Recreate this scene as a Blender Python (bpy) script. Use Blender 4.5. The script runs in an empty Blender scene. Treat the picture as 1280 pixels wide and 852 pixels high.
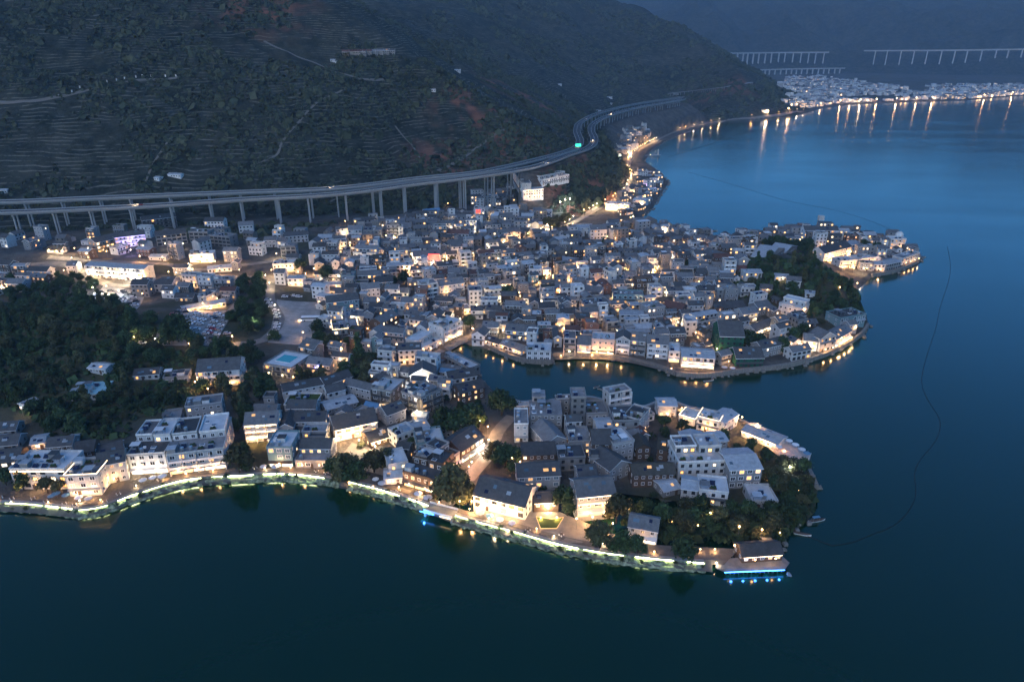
HAZE = .8e-4; SKY = .12; SUN = .21; EXPOSURE = 2.45
import math
SUN_EL = math.radians(3.0); SUN_ROT = math.radians(205)
import bpy, math, random
import numpy as np
from mathutils import Vector
random.seed(11)
RS = np.random.RandomState(5)
C = bpy.context.scene.collection
scene = bpy.context.scene
R = math.radians
# ------------------------------------------------------------------ camera
H = 165.0; PITCH = R(23.4); F = 853.0
CP, SP = math.cos(PITCH), math.sin(PITCH)
cam = bpy.data.objects.new('camera', bpy.data.cameras.new('camera'))
cam.data.sensor_width = 36; cam.data.lens = 36 * F / 1280
cam.data.clip_start = 1; cam.data.clip_end = 30000
cam.location = (0, 0, H); cam.rotation_euler = (math.pi / 2 - PITCH, 0, 0)
C.objects.link(cam); scene.camera = cam

def ray(px, py):
    u = (px - 640) / F; v = (426 - py) / F
    return u, CP + v * SP, -SP + v * CP
def Z(px, py, z=0.0):
    u, dy, dz = ray(px, py); t = (z - H) / dz
    return (u * t, dy * t)
def project(x, y, z):
    dz = z - H; d = y * CP - dz * SP; up = y * SP + dz * CP
    return 640 + F * x / d, 426 - F * up / d, d

# ------------------------------------------------------------------ noise
def _hash(ix, iy, s):
    n = (ix * 374761393 + iy * 668265263 + s * 1442695041) & 0xFFFFFFFF
    n = ((n ^ (n >> 13)) * 1274126177) & 0xFFFFFFFF
    n = n ^ (n >> 16)
    return (n & 0xFFFF) / 65535.0
def vnoise(x, y, s=0):
    x = np.asarray(x, float); y = np.asarray(y, float)
    xi = np.floor(x).astype(np.int64); yi = np.floor(y).astype(np.int64)
    fx = x - xi; fy = y - yi
    fx = fx * fx * (3 - 2 * fx); fy = fy * fy * (3 - 2 * fy)
    a = _hash(xi, yi, s); b = _hash(xi + 1, yi, s); c = _hash(xi, yi + 1, s); d = _hash(xi + 1, yi + 1, s)
    return (a + (b - a) * fx) * (1 - fy) + (c + (d - c) * fx) * fy
def fbm(x, y, o=4, s=0):
    v = 0; a = .5; t = 0
    for k in range(o):
        v = v + a * vnoise(x, y, s + k * 17); t += a; a *= .5; x = x * 2.03 + 7.1; y = y * 2.03 + 3.3
    return v / t
def smooth(a, b, x):
    t = np.clip((x - a) / (b - a), 0, 1); return t * t * (3 - 2 * t)
def seg_dist(X, Y, pts, closed):
    best = np.full(X.shape, 1e12); n = len(pts); arg = np.zeros(X.shape)
    for i in range(n if closed else n - 1):
        ax, ay = pts[i][:2]; bx, by = pts[(i + 1) % n][:2]
        ex, ey = bx - ax, by - ay; L2 = ex * ex + ey * ey + 1e-9
        t = np.clip(((X - ax) * ex + (Y - ay) * ey) / L2, 0, 1)
        d = (X - ax - t * ex) ** 2 + (Y - ay - t * ey) ** 2
        m = d < best; best = np.where(m, d, best); arg = np.where(m, i + t, arg)
    return np.sqrt(best), arg
def inside(X, Y, pts):
    r = np.zeros(X.shape, bool); n = len(pts)
    for i in range(n):
        ax, ay = pts[i][:2]; bx, by = pts[(i + 1) % n][:2]
        if ay == by: continue
        c = ((ay > Y) != (by > Y)) & (X < (bx - ax) * (Y - ay) / (by - ay) + ax)
        r ^= c
    return r
def sdist(X, Y, pts):
    d, _ = seg_dist(X, Y, pts, True)
    return np.where(inside(X, Y, pts), d, -d)
def catmull(pts, step):
    P = [np.array(p, float) for p in pts]; out = []
    for i in range(len(P) - 1):
        p0 = P[max(i - 1, 0)]; p1 = P[i]; p2 = P[i + 1]; p3 = P[min(i + 2, len(P) - 1)]
        n = max(1, int(np.linalg.norm((p2 - p1)[:2]) / step))
        for k in range(n):
            t = k / n
            out.append(.5 * ((2 * p1) + (p2 - p0) * t + (2 * p0 - 5 * p1 + 4 * p2 - p3) * t * t + (3 * p1 - p0 - 3 * p2 + p3) * t ** 3))
    out.append(P[-1]); return out

# ------------------------------------------------------------------ the lie of the land
SOUTH = [(-260, 655), (-120, 642), (0, 638), (60, 642), (98, 647), (130, 642), (175, 625), (235, 608), (300, 603), (360, 601), (420, 608), (470, 620),
         (520, 636), (550, 648), (578, 657), (640, 674), (700, 691), (760, 702), (820, 709), (890, 715)]
TIP = [(905, 719), (980, 717), (986, 709), (975, 688), (985, 668), (1004, 655), (1018, 640), (1022, 612), (1012, 590), (1004, 577), (960, 553), (935, 533), (900, 519),
       (862, 513), (835, 503), (818, 507)]
HARB = [(800, 512), (760, 505), (735, 500), (700, 502), (660, 508), (625, 497), (606, 477), (592, 462), (572, 446), (560, 437), (580, 429), (612, 437), (650, 452), (689, 455),
        (692, 446), (730, 446), (768, 449), (800, 455), (825, 462), (845, 470), (880, 472), (930, 466), (975, 461), (1010, 453), (1045, 440), (1075, 422), (1086, 408), (1082, 392), (1076, 380), (1072, 362),
        (1090, 346), (1118, 341), (1146, 329), (1150, 322), (1138, 310), (1118, 300), (1085, 291), (1040, 284), (990, 285), (940, 291), (900, 296), (868, 296), (845, 290), (820, 281), (800, 270),
        (815, 262), (826, 243), (836, 228), (820, 212), (806, 202), (812, 190), (830, 178), (860, 165), (900, 153), (960, 148), (1005, 142), (1030, 135), (1060, 131), (1100, 129),
        (1150, 127), (1200, 126), (1260, 121), (1330, 117), (1420, 114)]
shore_w = [Z(*p) for p in SOUTH + TIP + HARB]
LAND = [(-6500, shore_w[0][1] - 100)] + shore_w + [(6600, 2950), (6600, 8400), (-6500, 8400)]
MB_PX = [(-300, 300), (0, 288), (200, 282), (434, 268), (540, 254), (600, 243), (640, 240), (690, 262), (735, 262), (770, 235), (786, 212), (765, 192), (748, 172), (742, 152), (795, 138), (845, 133),
         (880, 148), (960, 143), (1000, 138), (1012, 132)]
MOUNT = [(-6500, 480)] + [Z(x, y, 10) for x, y in MB_PX] + [(980, 2480), (1080, 2950), (1020, 3600), (760, 4500), (250, 5800), (-3600, 8300), (-6500, 8300)]
FARH = [(-2500, 7000), (100, 5000), (900, 3950), (1500, 4150), (2000, 4150), (2700, 3850), (4200, 3650), (6600, 3500), (6600, 8400), (-2500, 8400)]
NEAR_DECK = [(-420, 268, 30), (-200, 267, 31), (0, 265, 32), (100, 261, 33), (200, 256, 34), (300, 249, 35), (420, 242, 37), (522, 229, 40), (590, 221, 42), (665, 209, 45), (709, 194, 47), (737, 184, 48), (743, 174, 48),
             (739, 163, 49), (742, 155, 50), (760, 145, 51), (795, 135, 52), (834, 128, 53), (855, 124, 54)]
FAR_DECK = [(-420, 254, 34), (-200, 253, 35), (0, 252, 36), (100, 248, 37), (200, 244, 37.5), (300, 240, 38), (420, 235, 39), (522, 223, 42), (583, 217, 43.5), (625, 210, 45), (685, 196, 47), (717, 186, 48), (725, 177, 48),
            (721, 163, 49.5), (727, 152, 50.5), (753, 140, 51.5), (795, 130, 52.5), (832, 124.5, 54), (853, 121, 55)]
def deck_world(D): return [(*Z(x, y, z), z) for x, y, z in D]
near_path = catmull(deck_world(NEAR_DECK), 8.0)
far_path = catmull(deck_world(FAR_DECK), 8.0)
HILLS = [(Z(85, 440, 8), 62, 34, 13), (Z(140, 420, 8), 60, 40, 9), (Z(40, 330, 10), 55, 22, 9), (Z(990, 345, 8), 42, 60, 13), (Z(1045, 372, 8), 25, 40, 7), (Z(310, 385, 8), 12, 40, 4)]
def height(X, Y):
    X = np.asarray(X, float); Y = np.asarray(Y, float)
    sd = sdist(X, Y, LAND)
    z = np.where(sd > 0, np.minimum(sd * .8, 2.3), np.maximum(sd * .5, -5))
    z = z + 9.0 * smooth(15, 330, sd) + .012 * np.maximum(0, sd - 330)
    for (cx, cy), rx, ry, a in HILLS:
        z = z + a * np.exp(-((X - cx) / rx) ** 2 - ((Y - cy) / ry) ** 2) * smooth(0, 20, sd)
    m = sdist(X, Y, MOUNT); mp = np.maximum(m, 0)
    w = smooth(0, 250, mp)
    big = fbm(X / 420 + 3.1, Y / 420, 4, 3); mid = 1 - np.abs(2 * fbm(X / 170, Y / 170, 4, 9) - 1)
    z = z + mp * .50 * (.62 + .5 * big) * (1 - .25 * smooth(300, 1500, mp)) + w * (46 * (mid - .6)) * smooth(0, 500, mp) + w * 7 * (fbm(X / 38, Y / 38, 3, 31) - .5)
    f = sdist(X, Y, FARH); fp = np.maximum(f, 0)
    fw = smooth(0, 500, fp)
    z = z + fp * .30 * (.55 + .9 * fbm(X / 900, Y / 900, 4, 21)) + fw * 260 * (.5 - np.abs(2 * fbm(X / 520 + 9, Y / 520, 4, 5) - 1))
    for path in (near_path, far_path):
        pts = path[::3] + [path[-1]]
        near = (X > -700) & (X < 700) & (Y > 350) & (Y < 1800)
        if not near.any(): continue
        d, a = seg_dist(X[near] if X.ndim else X, Y[near] if X.ndim else Y, pts, False)
        zs = np.array([p[2] for p in pts]); i = np.clip(a.astype(int), 0, len(pts) - 2); zr = zs[i] + (zs[i + 1] - zs[i]) * (a - i)
        lim = zr - 2.2 + np.maximum(0, d - 8) * .95
        xn = X[near] if X.ndim else X; yn = Y[near] if X.ndim else Y
        fill = np.where((xn > 8) & (yn > 690) & (yn < 1010), zr - 2.5 - np.maximum(0, d - 7) * 1.15, np.where(yn >= 1010, zr - 13 - np.maximum(0, d - 12) * .6, -99))
        if X.ndim: z[near] = np.where(sd[near] > 25, np.maximum(z[near], fill), z[near])
        else: z = np.maximum(z, fill)
        if X.ndim: z[near] = np.minimum(z[near], lim)
        else: z = np.minimum(z, lim)
    return z
_gx0, _gy0, _gs = -720.0, 180.0, 3.0
_nx, _ny = 560, 460
_RAS = height(*[a.ravel() for a in np.meshgrid(_gx0 + _gs * np.arange(_nx), _gy0 + _gs * np.arange(_ny))]).reshape(_ny, _nx)
def hfast(X, Y):
    """heights from a 3 m raster of the ground, exact outside it"""
    X = np.asarray(X, float); Y = np.asarray(Y, float)
    fx = (X - _gx0) / _gs; fy = (Y - _gy0) / _gs
    ok = (fx >= 0) & (fx < _nx - 1) & (fy >= 0) & (fy < _ny - 1)
    fx = np.where(ok, fx, 0); fy = np.where(ok, fy, 0); i = fx.astype(int); j = fy.astype(int); u = fx - i; v = fy - j
    z = (_RAS[j, i] * (1 - u) + _RAS[j, i + 1] * u) * (1 - v) + (_RAS[j + 1, i] * (1 - u) + _RAS[j + 1, i + 1] * u) * v
    if not ok.all(): z = np.where(ok, z, 0); z[~ok] = height(X[~ok], Y[~ok])
    return z
def hz(x, y): return float(hfast(np.array([x], float), np.array([y], float))[0])
TT = 200 * 1.006 ** np.arange(640)
TN = TT[TT < 1450]
def G(px, py, lift=0.0):
    u, dy, dz = ray(px, py)
    for T_ in (TN, TT):
        if T_ is TN: T_ = TN[(np.abs(u * TN) < 700) & (dy * TN < 1540)]
        g = H + dz * T_ - lift - np.maximum(hfast(u * T_, dy * T_), 0)
        k = int(np.argmax(g < 0)); hit = g[k] < 0
        if hit: break
    if not hit: k = len(TT) - 1
    lo, hi = TT[max(k - 1, 0)], TT[k]
    tt = np.linspace(lo, hi, 14); g = H + dz * tt - lift - np.maximum(hfast(u * tt, dy * tt), 0)
    j = int(np.argmax(g < 0)); j = max(j, 1)
    a, b = g[j - 1], g[j]; t = tt[j - 1] + (tt[j] - tt[j - 1]) * (a / (a - b + 1e-9))
    return (u * t, dy * t, H + dz * t - lift)

# ------------------------------------------------------------------ materials
MATS = {}
def mat(name, col, rough=.85, spec=.25, var=.0, noise=None, emit=None, metal=0, rnd=None):
    """noise = (scale, amount, second colour); rnd = per-object brightness spread"""
    m = bpy.data.materials.new(name); m.use_nodes = True; nt = m.node_tree; N = nt.nodes; L = nt.links
    b = N['Principled BSDF']; b.inputs['Roughness'].default_value = rough; b.inputs['Metallic'].default_value = metal
    b.inputs['Specular IOR Level'].default_value = spec
    b.inputs['Base Color'].default_value = (*col, 1)
    out = None
    if noise:
        tc = N.new('ShaderNodeTexCoord'); n = N.new('ShaderNodeTexNoise'); n.inputs['Scale'].default_value = noise[0]; n.inputs['Detail'].default_value = 6; n.inputs['Roughness'].default_value = .65
        mp = N.new('ShaderNodeMapping'); mp.inputs['Scale'].default_value = (1, 1, .38); L.new(tc.outputs['Object'], mp.inputs['Vector']); L.new(mp.outputs[0], n.inputs['Vector'])
        rp = N.new('ShaderNodeValToRGB'); rp.color_ramp.elements[0].position = .36; rp.color_ramp.elements[1].position = .68
        rp.color_ramp.elements[0].color = (*noise[2], 1); rp.color_ramp.elements[1].color = (*col, 1)
        L.new(n.outputs['Fac'], rp.inputs['Fac'])
        mx = N.new('ShaderNodeMix'); mx.data_type = 'RGBA'; mx.inputs[0].default_value = noise[1]; mx.inputs[6].default_value = (*col, 1)
        L.new(rp.outputs['Color'], mx.inputs[7]); out = mx.outputs[2]
    if rnd:
        oi = N.new('ShaderNodeObjectInfo'); mr = N.new('ShaderNodeMapRange'); mr.inputs[3].default_value = rnd[0]; mr.inputs[4].default_value = rnd[1]
        L.new(oi.outputs['Random'], mr.inputs[0])
        v = N.new('ShaderNodeHueSaturation'); L.new(mr.outputs[0], v.inputs['Value'])
        if out: L.new(out, v.inputs['Color'])
        else: v.inputs['Color'].default_value = (*col, 1)
        out = v.outputs['Color']
    if out: L.new(out, b.inputs['Base Color'])
    if emit:
        b.inputs['Emission Color'].default_value = (*emit[0], 1); b.inputs['Emission Strength'].default_value = emit[1]
    MATS[name] = m
    return m
EXPO = 1.0
WARM = (1.0, .52, .20); PALEW = (1.0, .72, .42); COOLW = (.85, .93, 1.0)
mat('plaster', (.80, .80, .78), .9, .1, noise=(.5, .7, (.42, .42, .41)), rnd=(.62, 1.08))
mat('grey_plaster', (.34, .34, .34), .9, .1, noise=(.4, .5, (.22, .22, .22)), rnd=(.7, 1.2))
mat('concrete', (.27, .27, .265), .9, .1, noise=(.3, .6, (.15, .15, .15)), rnd=(.75, 1.2))
mat('stone', (.24, .225, .2), .9, .1, noise=(1.2, .8, (.12, .11, .1)), rnd=(.8, 1.2))
mat('timber', (.105, .072, .052), .7, .2, noise=(1.5, .5, (.06, .042, .032)), rnd=(.8, 1.2))
mat('brick', (.2, .115, .09), .9, .1, noise=(1.0, .6, (.13, .08, .065)), rnd=(.8, 1.2))
mat('pink', (.62, .47, .40), .9, .1, noise=(.4, .4, (.5, .38, .33)))
mat('teal_paint', (.16, .26, .28), .6, .3, noise=(.4, .4, (.12, .2, .22)))
mat('net', (.03, .12, .08), .9, .05, noise=(.5, .8, (.015, .055, .04)))
mat('lot_paving', (.34, .33, .32), .9, .1, noise=(.2, .8, (.2, .195, .19)))
mat('white_trim', (.8, .8, .8), .7, .2)
mat('dark_trim', (.03, .032, .035), .5, .3)
mat('pane_dark', (.03, .035, .042), .12, .5, rnd=(.6, 1.6))
mat('pane_blue', (.10, .15, .19), .12, .5, rnd=(.6, 1.4))
mat('pane_warm', (.3, .2, .1), .4, .2, emit=(WARM, .62))
mat('pane_dim', (.2, .12, .07), .4, .2, emit=(WARM, .2))
mat('pane_amber', (.3, .18, .08), .4, .2, emit=((1, .45, .14), .45))
mat('pane_white', (.4, .36, .3), .4, .2, emit=(PALEW, .75))
mat('pane_purple', (.3, .25, .5), .4, .2, emit=((.35, .25, 1.0), .6))
mat('bulb', (.8, .6, .4), .4, .2, emit=(PALEW, 9.0))
mat('bulb_amber', (.8, .5, .2), .4, .2, emit=(WARM, 7.0))
mat('strip_warm', (.8, .6, .4), .4, .2, emit=((1, .66, .34), 2.6))
mat('strip_white', (.8, .85, .8), .4, .2, emit=((.84, 1.0, .45), 15.0))
mat('strip_blue', (.1, .3, .9), .4, .2, emit=((.04, .22, 1.0), 3.0))
mat('strip_purple', (.4, .3, .9), .4, .2, emit=((.42, .34, 1.0), 1.6))
mat('sign_red', (.7, .06, .05), .5, .2, emit=((1, .07, .05), .4))
mat('sign_green', (.02, .4, .25), .5, .2, emit=((.05, .8, .45), .4))
mat('pool_water', (.05, .30, .30), .1, .5)
mat('asphalt', (.055, .056, .058), .85, .2, noise=(.15, .6, (.035, .035, .037)))
mat('deck_concrete', (.30, .31, .31), .85, .15, noise=(.12, .4, (.2, .2, .205)))
mat('far_concrete', (.48, .48, .47), .9, .1)
mat('paving', (.13, .122, .115), .9, .1, noise=(.3, .8, (.07, .066, .062)))
mat('pale_paving', (.23, .215, .195), .9, .1, noise=(.25, .8, (.12, .115, .11)))
mat('bark', (.045, .035, .027), .95, .05)
mat('rubber', (.015, .015, .015), .8, .2)
mat('canvas', (.7, .7, .7), .9, .05, rnd=(.7, 1.05))
mat('canvas_blue', (.12, .24, .34), .9, .05)
mat('car_white', (.75, .75, .75), .3, .5); mat('car_dark', (.03, .032, .036), .3, .5); mat('car_silver', (.4, .41, .43), .3, .5); mat('car_red', (.3, .03, .03), .3, .5)
mat('tank', (.5, .52, .54), .35, .5, metal=.7)
mat('solar', (.015, .02, .05), .15, .5)
mat('metal_post', (.16, .17, .18), .5, .4)
mat('soil', (.16, .085, .055), .95, .05, noise=(.2, .6, (.1, .06, .045)))
mat('turf', (.06, .09, .03), .95, .05, noise=(.5, .5, (.035, .06, .02)))

def tile_mat(name, c1, c2, rnd):
    m = mat(name, c1, .8, .2, noise=(.55, .75, c2), rnd=rnd)
    nt = m.node_tree; N = nt.nodes; L = nt.links
    tc = N.new('ShaderNodeTexCoord'); w = N.new('ShaderNodeTexWave'); w.wave_type = 'BANDS'; w.bands_direction = 'X'
    w.inputs['Scale'].default_value = .62; w.inputs['Distortion'].default_value = .6
    bp = N.new('ShaderNodeBump'); bp.inputs['Strength'].default_value = .6; bp.inputs['Distance'].default_value = .12
    L.new(tc.outputs['Object'], w.inputs['Vector']); L.new(w.outputs['Fac'], bp.inputs['Height']); L.new(bp.outputs['Normal'], N['Principled BSDF'].inputs['Normal'])
    return m
tile_mat('tile', (.15, .153, .158), (.085, .087, .09), (.6, 1.5))
tile_mat('tile_dark', (.085, .087, .09), (.05, .051, .053), (.8, 1.25))
tile_mat('tile_olive', (.075, .07, .058), (.04, .038, .032), (.8, 1.2))
tile_mat('tile_red', (.15, .075, .06), (.085, .05, .042), (.8, 1.2))
tile_mat('sheet_blue', (.12, .26, .42), (.08, .18, .3), (.9, 1.1))
tile_mat('sheet_metal', (.42, .45, .48), (.26, .29, .31), (.7, 1.15))
mat('flat_concrete', (.24, .24, .24), .9, .1, noise=(.28, .8, (.11, .11, .115)), rnd=(.6, 1.5))
mat('flat_pale', (.58, .60, .61), .8, .2, noise=(.22, .6, (.32, .34, .35)), rnd=(.85, 1.1))
mat('flat_turquoise', (.30, .52, .58), .7, .2, noise=(.22, .5, (.2, .38, .43)))
mat('flat_dark', (.075, .08, .086), .85, .2, noise=(.3, .7, (.04, .043, .046)), rnd=(.8, 1.3))

def leaf_mat(name, c1, c2):
    m = bpy.data.materials.new(name); m.use_nodes = True; nt = m.node_tree; N = nt.nodes; L = nt.links
    b = N['Principled BSDF']; b.inputs['Roughness'].default_value = .75; b.inputs['Specular IOR Level'].default_value = .15
    g = N.new('ShaderNodeNewGeometry'); rp = N.new('ShaderNodeValToRGB')
    rp.color_ramp.elements[0].color = (*c1, 1); rp.color_ramp.elements[1].color = (*c2, 1)
    L.new(g.outputs['Random Per Island'], rp.inputs['Fac'])
    oi = N.new('ShaderNodeObjectInfo'); mr = N.new('ShaderNodeMapRange'); mr.inputs[3].default_value = .65; mr.inputs[4].default_value = 1.4
    L.new(oi.outputs['Random'], mr.inputs[0]); hs = N.new('ShaderNodeHueSaturation'); L.new(mr.outputs[0], hs.inputs['Value']); L.new(rp.outputs['Color'], hs.inputs['Color'])
    L.new(hs.outputs['Color'], b.inputs['Base Color'])
    MATS[name] = m
leaf_mat('leaf', (.016, .032, .014), (.05, .085, .034))
leaf_mat('leaf_olive', (.035, .04, .018), (.085, .088, .04))
leaf_mat('leaf_scrub', (.022, .034, .018), (.07, .08, .045))

def terrain_mat():
    m = bpy.data.materials.new('terrain'); m.use_nodes = True; nt = m.node_tree; N = nt.nodes; L = nt.links
    b = N['Principled BSDF']; b.inputs['Roughness'].default_value = .95; b.inputs['Specular IOR Level'].default_value = .05
    geo = N.new('ShaderNodeNewGeometry'); at = N.new('ShaderNodeAttribute'); at.attribute_name = 'zone'
    sep = N.new('ShaderNodeSeparateColor'); L.new(at.outputs['Color'], sep.inputs[0])
    def noise(s, d=6, r=.6, vec=None):
        n = N.new('ShaderNodeTexNoise'); n.inputs['Scale'].default_value = s; n.inputs['Detail'].default_value = d; n.inputs['Roughness'].default_value = r
        L.new(vec or geo.outputs['Position'], n.inputs['Vector']); return n.outputs['Fac']
    def ramp(f, *st):
        r = N.new('ShaderNodeValToRGB'); e = r.color_ramp.elements
        e[0].position, e[0].color = st[0][0], (*st[0][1], 1); e[1].position, e[1].color = st[-1][0], (*st[-1][1], 1)
        for p, c in st[1:-1]:
            q = e.new(p); q.color = (*c, 1)
        L.new(f, r.inputs['Fac']); return r.outputs['Color']
    def mix(f, a, c):
        x = N.new('ShaderNodeMix'); x.data_type = 'RGBA'
        if hasattr(f, 'links'): L.new(f, x.inputs[0])
        else: x.inputs[0].default_value = f
        L.new(a, x.inputs[6]); L.new(c, x.inputs[7]); return x.outputs[2]
    def mth(op, a, c):
        x = N.new('ShaderNodeMath'); x.operation = op
        for i, v in enumerate((a, c)):
            if hasattr(v, 'links'): L.new(v, x.inputs[i])
            else: x.inputs[i].default_value = v
        return x.outputs[0]
    veg = ramp(noise(.006, 8, .68), (.38, (.007, .014, .010)), (.5, (.022, .029, .021)), (.62, (.05, .051, .039)))
    fine = ramp(noise(.06, 5, .7), (.40, (.004, .009, .006)), (.60, (.05, .053, .04)))
    hill = mix(.6, veg, fine)
    # terraced fields: pale bank edges that follow the contour lines
    sx = N.new('ShaderNodeSeparateXYZ'); L.new(geo.outputs['Position'], sx.inputs[0])
    warp = mth('MULTIPLY', noise(.010, 3, .5), 22.0); zz = mth('ADD', sx.outputs[2], warp)
    fr = mth('FRACT', mth('MULTIPLY', zz, .30), 0)
    line = ramp(fr, (.0, (1, 1, 1)), (.30, (0, 0, 0)), (1., (0, 0, 0)))
    patch = ramp(noise(.0075, 4, .6), (.36, (0, 0, 0)), (.46, (1, 1, 1)))
    brk = ramp(noise(.045, 4, .7), (.45, (0, 0, 0)), (.55, (1, 1, 1)))
    lf = mth('MULTIPLY', mth('MULTIPLY', line, patch), mth('MULTIPLY', brk, .62))
    pale = N.new('ShaderNodeRGB'); pale.outputs[0].default_value = (.28, .265, .22, 1)
    hill = mix(lf, hill, pale.outputs[0])
    soil = ramp(noise(.05, 6, .7), (.3, (.09, .042, .03)), (.7, (.27, .115, .07)))
    hill = mix(sep.outputs[1], hill, soil)
    town = ramp(noise(.08, 6, .7), (.3, (.045, .043, .04)), (.7, (.13, .122, .112)))
    col = mix(sep.outputs[0], hill, town)
    grass = ramp(noise(.12, 6, .7), (.3, (.035, .04, .022)), (.7, (.085, .085, .05)))
    col = mix(sep.outputs[2], col, grass)
    L.new(col, b.inputs['Base Color'])
    bp = N.new('ShaderNodeBump'); bp.inputs['Strength'].default_value = .9; bp.inputs['Distance'].default_value = 4.0
    L.new(noise(.05, 8, .7), bp.inputs['Height']); L.new(bp.outputs['Normal'], b.inputs['Normal'])
    MATS['terrain'] = m
terrain_mat()
def water_mat():
    m = bpy.data.materials.new('water'); m.use_nodes = True; nt = m.node_tree; N = nt.nodes; L = nt.links
    b = N['Principled BSDF']; b.inputs['Base Color'].default_value = (.001, .021, .008, 1); b.inputs['Roughness'].default_value = .09
    b.inputs['IOR'].default_value = 1.333; b.inputs['Specular IOR Level'].default_value = .5
    geo = N.new('ShaderNodeNewGeometry')
    n = N.new('ShaderNodeTexNoise'); n.inputs['Scale'].default_value = .55; n.inputs['Detail'].default_value = 3
    n2 = N.new('ShaderNodeTexNoise'); n2.inputs['Scale'].default_value = .012; n2.inputs['Detail'].default_value = 3
    mp = N.new('ShaderNodeMapping'); mp.inputs['Scale'].default_value = (.35, 1, 1); mp.inputs['Rotation'].default_value = (0, 0, .5)
    L.new(geo.outputs['Position'], n.inputs['Vector']); L.new(geo.outputs['Position'], mp.inputs['Vector']); L.new(mp.outputs[0], n2.inputs['Vector'])
    mr = N.new('ShaderNodeMapRange'); mr.inputs[1].default_value = .4; mr.inputs[2].default_value = .65; mr.inputs[3].default_value = .13; mr.inputs[4].default_value = .19
    L.new(n2.outputs['Fac'], mr.inputs[0]); L.new(mr.outputs[0], b.inputs['Roughness'])
    bp = N.new('ShaderNodeBump'); bp.inputs['Strength'].default_value = .12; bp.inputs['Distance'].default_value = .25
    L.new(n.outputs['Fac'], bp.inputs['Height']); L.new(bp.outputs['Normal'], b.inputs['Normal'])
    MATS['water'] = m
water_mat()

# ------------------------------------------------------------------ helpers for objects
class MB:
    def __init__(s): s.v = []; s.f = []; s.m = []; s.mi = 0
    def poly(s, pts, mi=None):
        i = len(s.v); s.v += [tuple(p) for p in pts]; s.f.append(tuple(range(i, i + len(pts)))); s.m.append(s.mi if mi is None else mi)
    def box(s, x0, x1, y0, y1, z0, z1, mi=None, top=True, bottom=True, tmi=None):
        i = len(s.v); mi = s.mi if mi is None else mi
        s.v += [(x0, y0, z0), (x1, y0, z0), (x1, y1, z0), (x0, y1, z0), (x0, y0, z1), (x1, y0, z1), (x1, y1, z1), (x0, y1, z1)]
        fs = [(0, 1, 5, 4), (1, 2, 6, 5), (2, 3, 7, 6), (3, 0, 4, 7)]
        if bottom: fs.append((3, 2, 1, 0))
        for f in fs: s.f.append(tuple(i + k for k in f)); s.m.append(mi)
        if top: s.f.append((i + 4, i + 5, i + 6, i + 7)); s.m.append(mi if tmi is None else tmi)
    def prism(s, pts, z0, z1, mi=None, tmi=None):
        n = len(pts); i = len(s.v); mi = s.mi if mi is None else mi
        s.v += [(x, y, z0) for x, y in pts] + [(x, y, z1) for x, y in pts]
        for k in range(n): s.f.append((i + k, i + (k + 1) % n, i + n + (k + 1) % n, i + n + k)); s.m.append(mi)
        s.f.append(tuple(i + n + k for k in range(n))); s.m.append(mi if tmi is None else tmi)
        s.f.append(tuple(i + n - 1 - k for k in range(n))); s.m.append(mi)
    def cyl(s, cx, cy, z0, z1, r0, r1=None, n=8, mi=None):
        r1 = r0 if r1 is None else r1; i = len(s.v); mi = s.mi if mi is None else mi
        for z, r in ((z0, r0), (z1, r1)):
            s.v += [(cx + r * math.cos(2 * math.pi * k / n), cy + r * math.sin(2 * math.pi * k / n), z) for k in range(n)]
        for k in range(n): s.f.append((i + k, i + (k + 1) % n, i + n + (k + 1) % n, i + n + k)); s.m.append(mi)
        s.f.append(tuple(i + n + k for k in range(n))); s.m.append(mi); s.f.append(tuple(i + n - 1 - k for k in range(n))); s.m.append(mi)
    def sphere(s, cx, cy, cz, r, n=8, rz=None, mi=None):
        i = len(s.v); mi = s.mi if mi is None else mi; rz = rz or r; m = n // 2
        for a in range(m + 1):
            t = math.pi * a / m
            for k in range(n): s.v.append((cx + r * math.sin(t) * math.cos(2 * math.pi * k / n), cy + r * math.sin(t) * math.sin(2 * math.pi * k / n), cz + rz * math.cos(t)))
        for a in range(m):
            for k in range(n): s.f.append((i + a * n + k, i + (a + 1) * n + k, i + (a + 1) * n + (k + 1) % n, i + a * n + (k + 1) % n)); s.m.append(mi)
    def sweep(s, path, prof, mi=None, closed=True, cap=True):
        """path of (x,y,z); prof of (offset to the right, up)"""
        n = len(prof); i = len(s.v); mi = s.mi if mi is None else mi; P = [np.array(p, float) for p in path]
        for k, p in enumerate(P):
            t = P[min(k + 1, len(P) - 1)] - P[max(k - 1, 0)]; l = math.hypot(t[0], t[1]) + 1e-9; rx, ry = t[1] / l, -t[0] / l
            s.v += [(p[0] + rx * o, p[1] + ry * o, p[2] + u) for o, u in prof]
        e = n if closed else n - 1
        for k in range(len(P) - 1):
            for j in range(e):
                s.f.append((i + k * n + j, i + k * n + (j + 1) % n, i + (k + 1) * n + (j + 1) % n, i + (k + 1) * n + j)); s.m.append(mi)
        if cap and closed:
            s.f.append(tuple(i + j for j in range(n))); s.m.append(mi); q = i + (len(P) - 1) * n; s.f.append(tuple(q + n - 1 - j for j in range(n))); s.m.append(mi)
    def mesh(s, name, mats):
        me = bpy.data.meshes.new(name); me.from_pydata(s.v, [], s.f)
        for x in (mats if isinstance(mats, (list, tuple)) else [mats]): me.materials.append(MATS[x])
        me.polygons.foreach_set('material_index', s.m); me.update(); return me
    def build(s, name, mats, parent=None, loc=None):
        return link(name, s.mesh(name, mats), parent, loc)
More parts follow.
